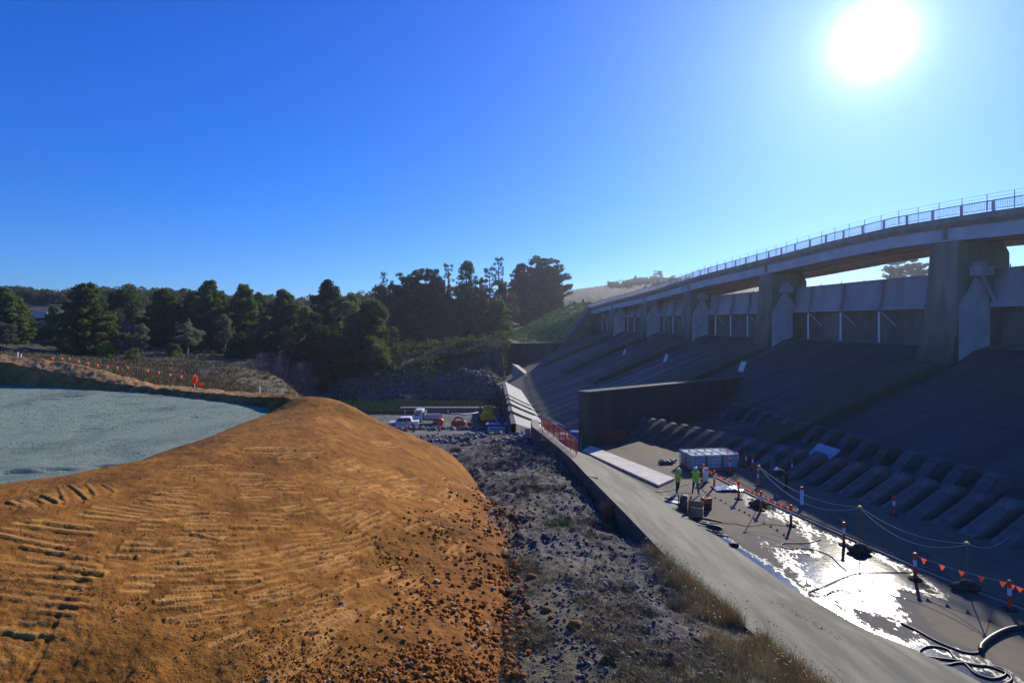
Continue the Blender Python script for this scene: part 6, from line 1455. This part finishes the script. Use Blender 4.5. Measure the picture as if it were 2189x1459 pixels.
# weeds rooted in the joint of the sill
p = []
for k in range(70):
    f = rng.random(); uu_, vv_ = np.interp(f,[0,.35,.7,1],[1655,1690,1745,1800]), np.interp(f,[0,.35,.7,1],[1298,1312,1350,1380]); z_ = 1.0; 
    p.append(tuple(PZ(uu_+rng.normal(0,9), vv_+rng.normal(0,3), .75)))
p = np.array(p)
for i in range(len(p)):
    fr_ = (p[i,0]-np.interp(p[i,1],SOY,SOX))/(np.interp(p[i,1],SIY,SIX)-np.interp(p[i,1],SOY,SOX)); p[i,2] = 2.0*(1-np.clip(fr_,0,1))**1.08+.02
grass('joint_weeds', p, .02+.05*rng.random(len(p)), 9, .05, mixcol(len(p),[.7,.1,.2])*.8, .006, 1.0)

n_ = 6500; uq = rng.uniform(690,1085,n_); Yq = 149+30*rng.random(n_); xq = (uq-CU)/F*Yq; zq = terrain_z(xq,Yq); kp_ = (zq > -7.4) & (fbm(xq,Yq,5,3,77) > -.12)
grass('far_bank_grass', np.stack([xq,Yq,zq],-1)[kp_], .35+.7*rng.random(kp_.sum()), 9, .5, mixcol(int(kp_.sum()),[.6,.12,.28])*.95, .05, .6)
# single plants and stones one can point to
def tussock(name, u, v, n, h, spread, colr, label, cat, wid=.006, lean=.6):
    u = np.array([float(u)]); z = 1.0
    for k in range(5): Y = F*(CH-z)/(v-HV); x = (u[0]-CU)/F*Y; z = ground(x, Y)
    a = rng.uniform(0,6.283,n); r = np.sqrt(rng.random(n))*spread
    pos = np.stack([np.cos(a)*r, np.sin(a)*r, 0*a],-1); o = grass(name, pos, np.full(n,h), 10, spread*.15, np.array(colr)[None]*rng.uniform(.7,1.3,(n,1)), wid, lean); o.location = (x,Y,z-.02); del o['kind']; tag(o, label, cat); return o
tussock('grass_tussock', 1308, 1402, 90, .30, .20, (.20,.17,.12), 'round grey brown grass tussock standing alone near the bottom edge', 'tussock', .005, .9)
tussock('dry_shrub', 1305, 1108, 110, .95, .38, (.26,.15,.09), 'reddish dry shrub leaning on the dark sill edge', 'shrub', .008, .45)
tussock('green_tussock', 1195, 1122, 60, .30, .45, (.17,.24,.07), 'only green grass tussock among the dark rocks', 'tussock', .009, .8)
tussock('green_tussock', 1245, 1282, 60, .14, .35, (.20,.24,.08), 'low yellow green grass patch behind the orange boulder', 'tussock', .006, 1.1)
tussock('dry_shrub', 1445, 1300, 80, .42, .25, (.24,.26,.18), 'grey green weed at the start of the tall dry grass', 'shrub', .006, .5)
tussock('grass_tussock', 972, 963, 60, .45, .45, (.24,.21,.13), 'straw coloured tussock on the bank above the site box', 'tussock', .015, .8)
tussock('dry_shrub', 832, 930, 50, .7, .5, (.12,.11,.07), 'dark low bush beside the far toe of the orange slope', 'shrub', .02, .6)
m_ob = mat('orange_boulder', (.30,.13,.03), (.17,.075,.025), 6, .95, .6, 12)
for u, v, r_, lab, seed in ((1230,1340,.17,'orange earth boulder alone on the grey near bank',1),(1168,1306,.13,'flattish orange clod left of the lone orange boulder',2),(1178,1322,.08,'small orange clod between the two bigger ones',3),(1290,1415,.07,'small orange stone at the foot of the round tussock',4),(1135,1235,.14,'reddish lump at the edge of the spilt earth',5)):
    z = 2.0
    for k in range(5): Y = F*(CH-z)/(v-HV); x = (u-CU)/F*Y; z = ground(x, Y)
    o = MB().blob((0,0,0), r_, seed, 3, (1.2,1,.85), .07).build('earth_boulder', m_ob, loc=(x,Y,z+r_*.4), smooth=True); tag(o, lab, 'boulder')
for u, v, r_, lab, seed in ((1640,1345,.0,'',0),):
    pass

# dry growth on the flat behind the bund, set out by distance
n_ = 9000; uq = rng.uniform(-40,720,n_); Yq = np.exp(rng.uniform(math.log(52),math.log(120),n_)); xq = (uq-CU)/F*Yq; zq = terrain_z(xq,Yq)
bt = np.interp(uq, uu, V_bund[29][:,1]); kp_ = (Yq > bt) & (zq > -7.5)
p = np.stack([xq,Yq,zq],-1)[kp_]
grass('flat_dry_grass', p, .3+.8*rng.random(len(p))*np.clip(fbm(p[:,0],p[:,1],6,3,69)+.6,.1,1), 10, .35, mixcol(len(p),[.55,.22,.23])*.55, .02*np.clip(p[:,1]/70,.7,1.6), .6)
# coarse stones on the gravel platform
n_ = 9000; uq = rng.uniform(-60,590,n_); vq = rng.uniform(822,1040,n_); Yq = F*(CH-G)/(vq-HV); xq = (uq-CU)/F*Yq
kp_ = (Yq < np.interp(uq,[-420,0,150,330,500,585,600],[66,55,52,47.5,41.5,38.8,38])) & (Yq > np.interp(uq,[-420,-250,0,150,300,450,545,585],[15,17.5,21.2,22.6,24.9,30,35.8,38.4]))
p = np.stack([xq,Yq,np.full(n_,G+.005)],-1)[kp_]
stones('platform_gravel', p, (.008+.02*rng.random(len(p))**2)*p[:,1]/24, np.array([.25,.31,.24])*rng.uniform(.5,1.5,(len(p),1)), m_stone, .35)
# ------------------------------------------------------------------ thin haze volume, added to stand in for the lens veil over the dam
hz_ = bpy.data.materials.new('lens_veil'); hz_.use_nodes = True; n = hz_.node_tree.nodes; n.remove(n['Principled BSDF'])
pv = n.new('ShaderNodeVolumePrincipled'); pv.inputs['Density'].default_value = 0.00018; pv.inputs['Anisotropy'].default_value = 0.62; pv.inputs['Color'].default_value = (0.82, 0.86, 1.0, 1)
hz_.node_tree.links.new(pv.outputs[0], n['Material Output'].inputs['Volume'])
o = MB().box((0, 1150, 47), (9000, 2700, 127)).build('veil_haze', hz_); o['kind'] = 'stuff'
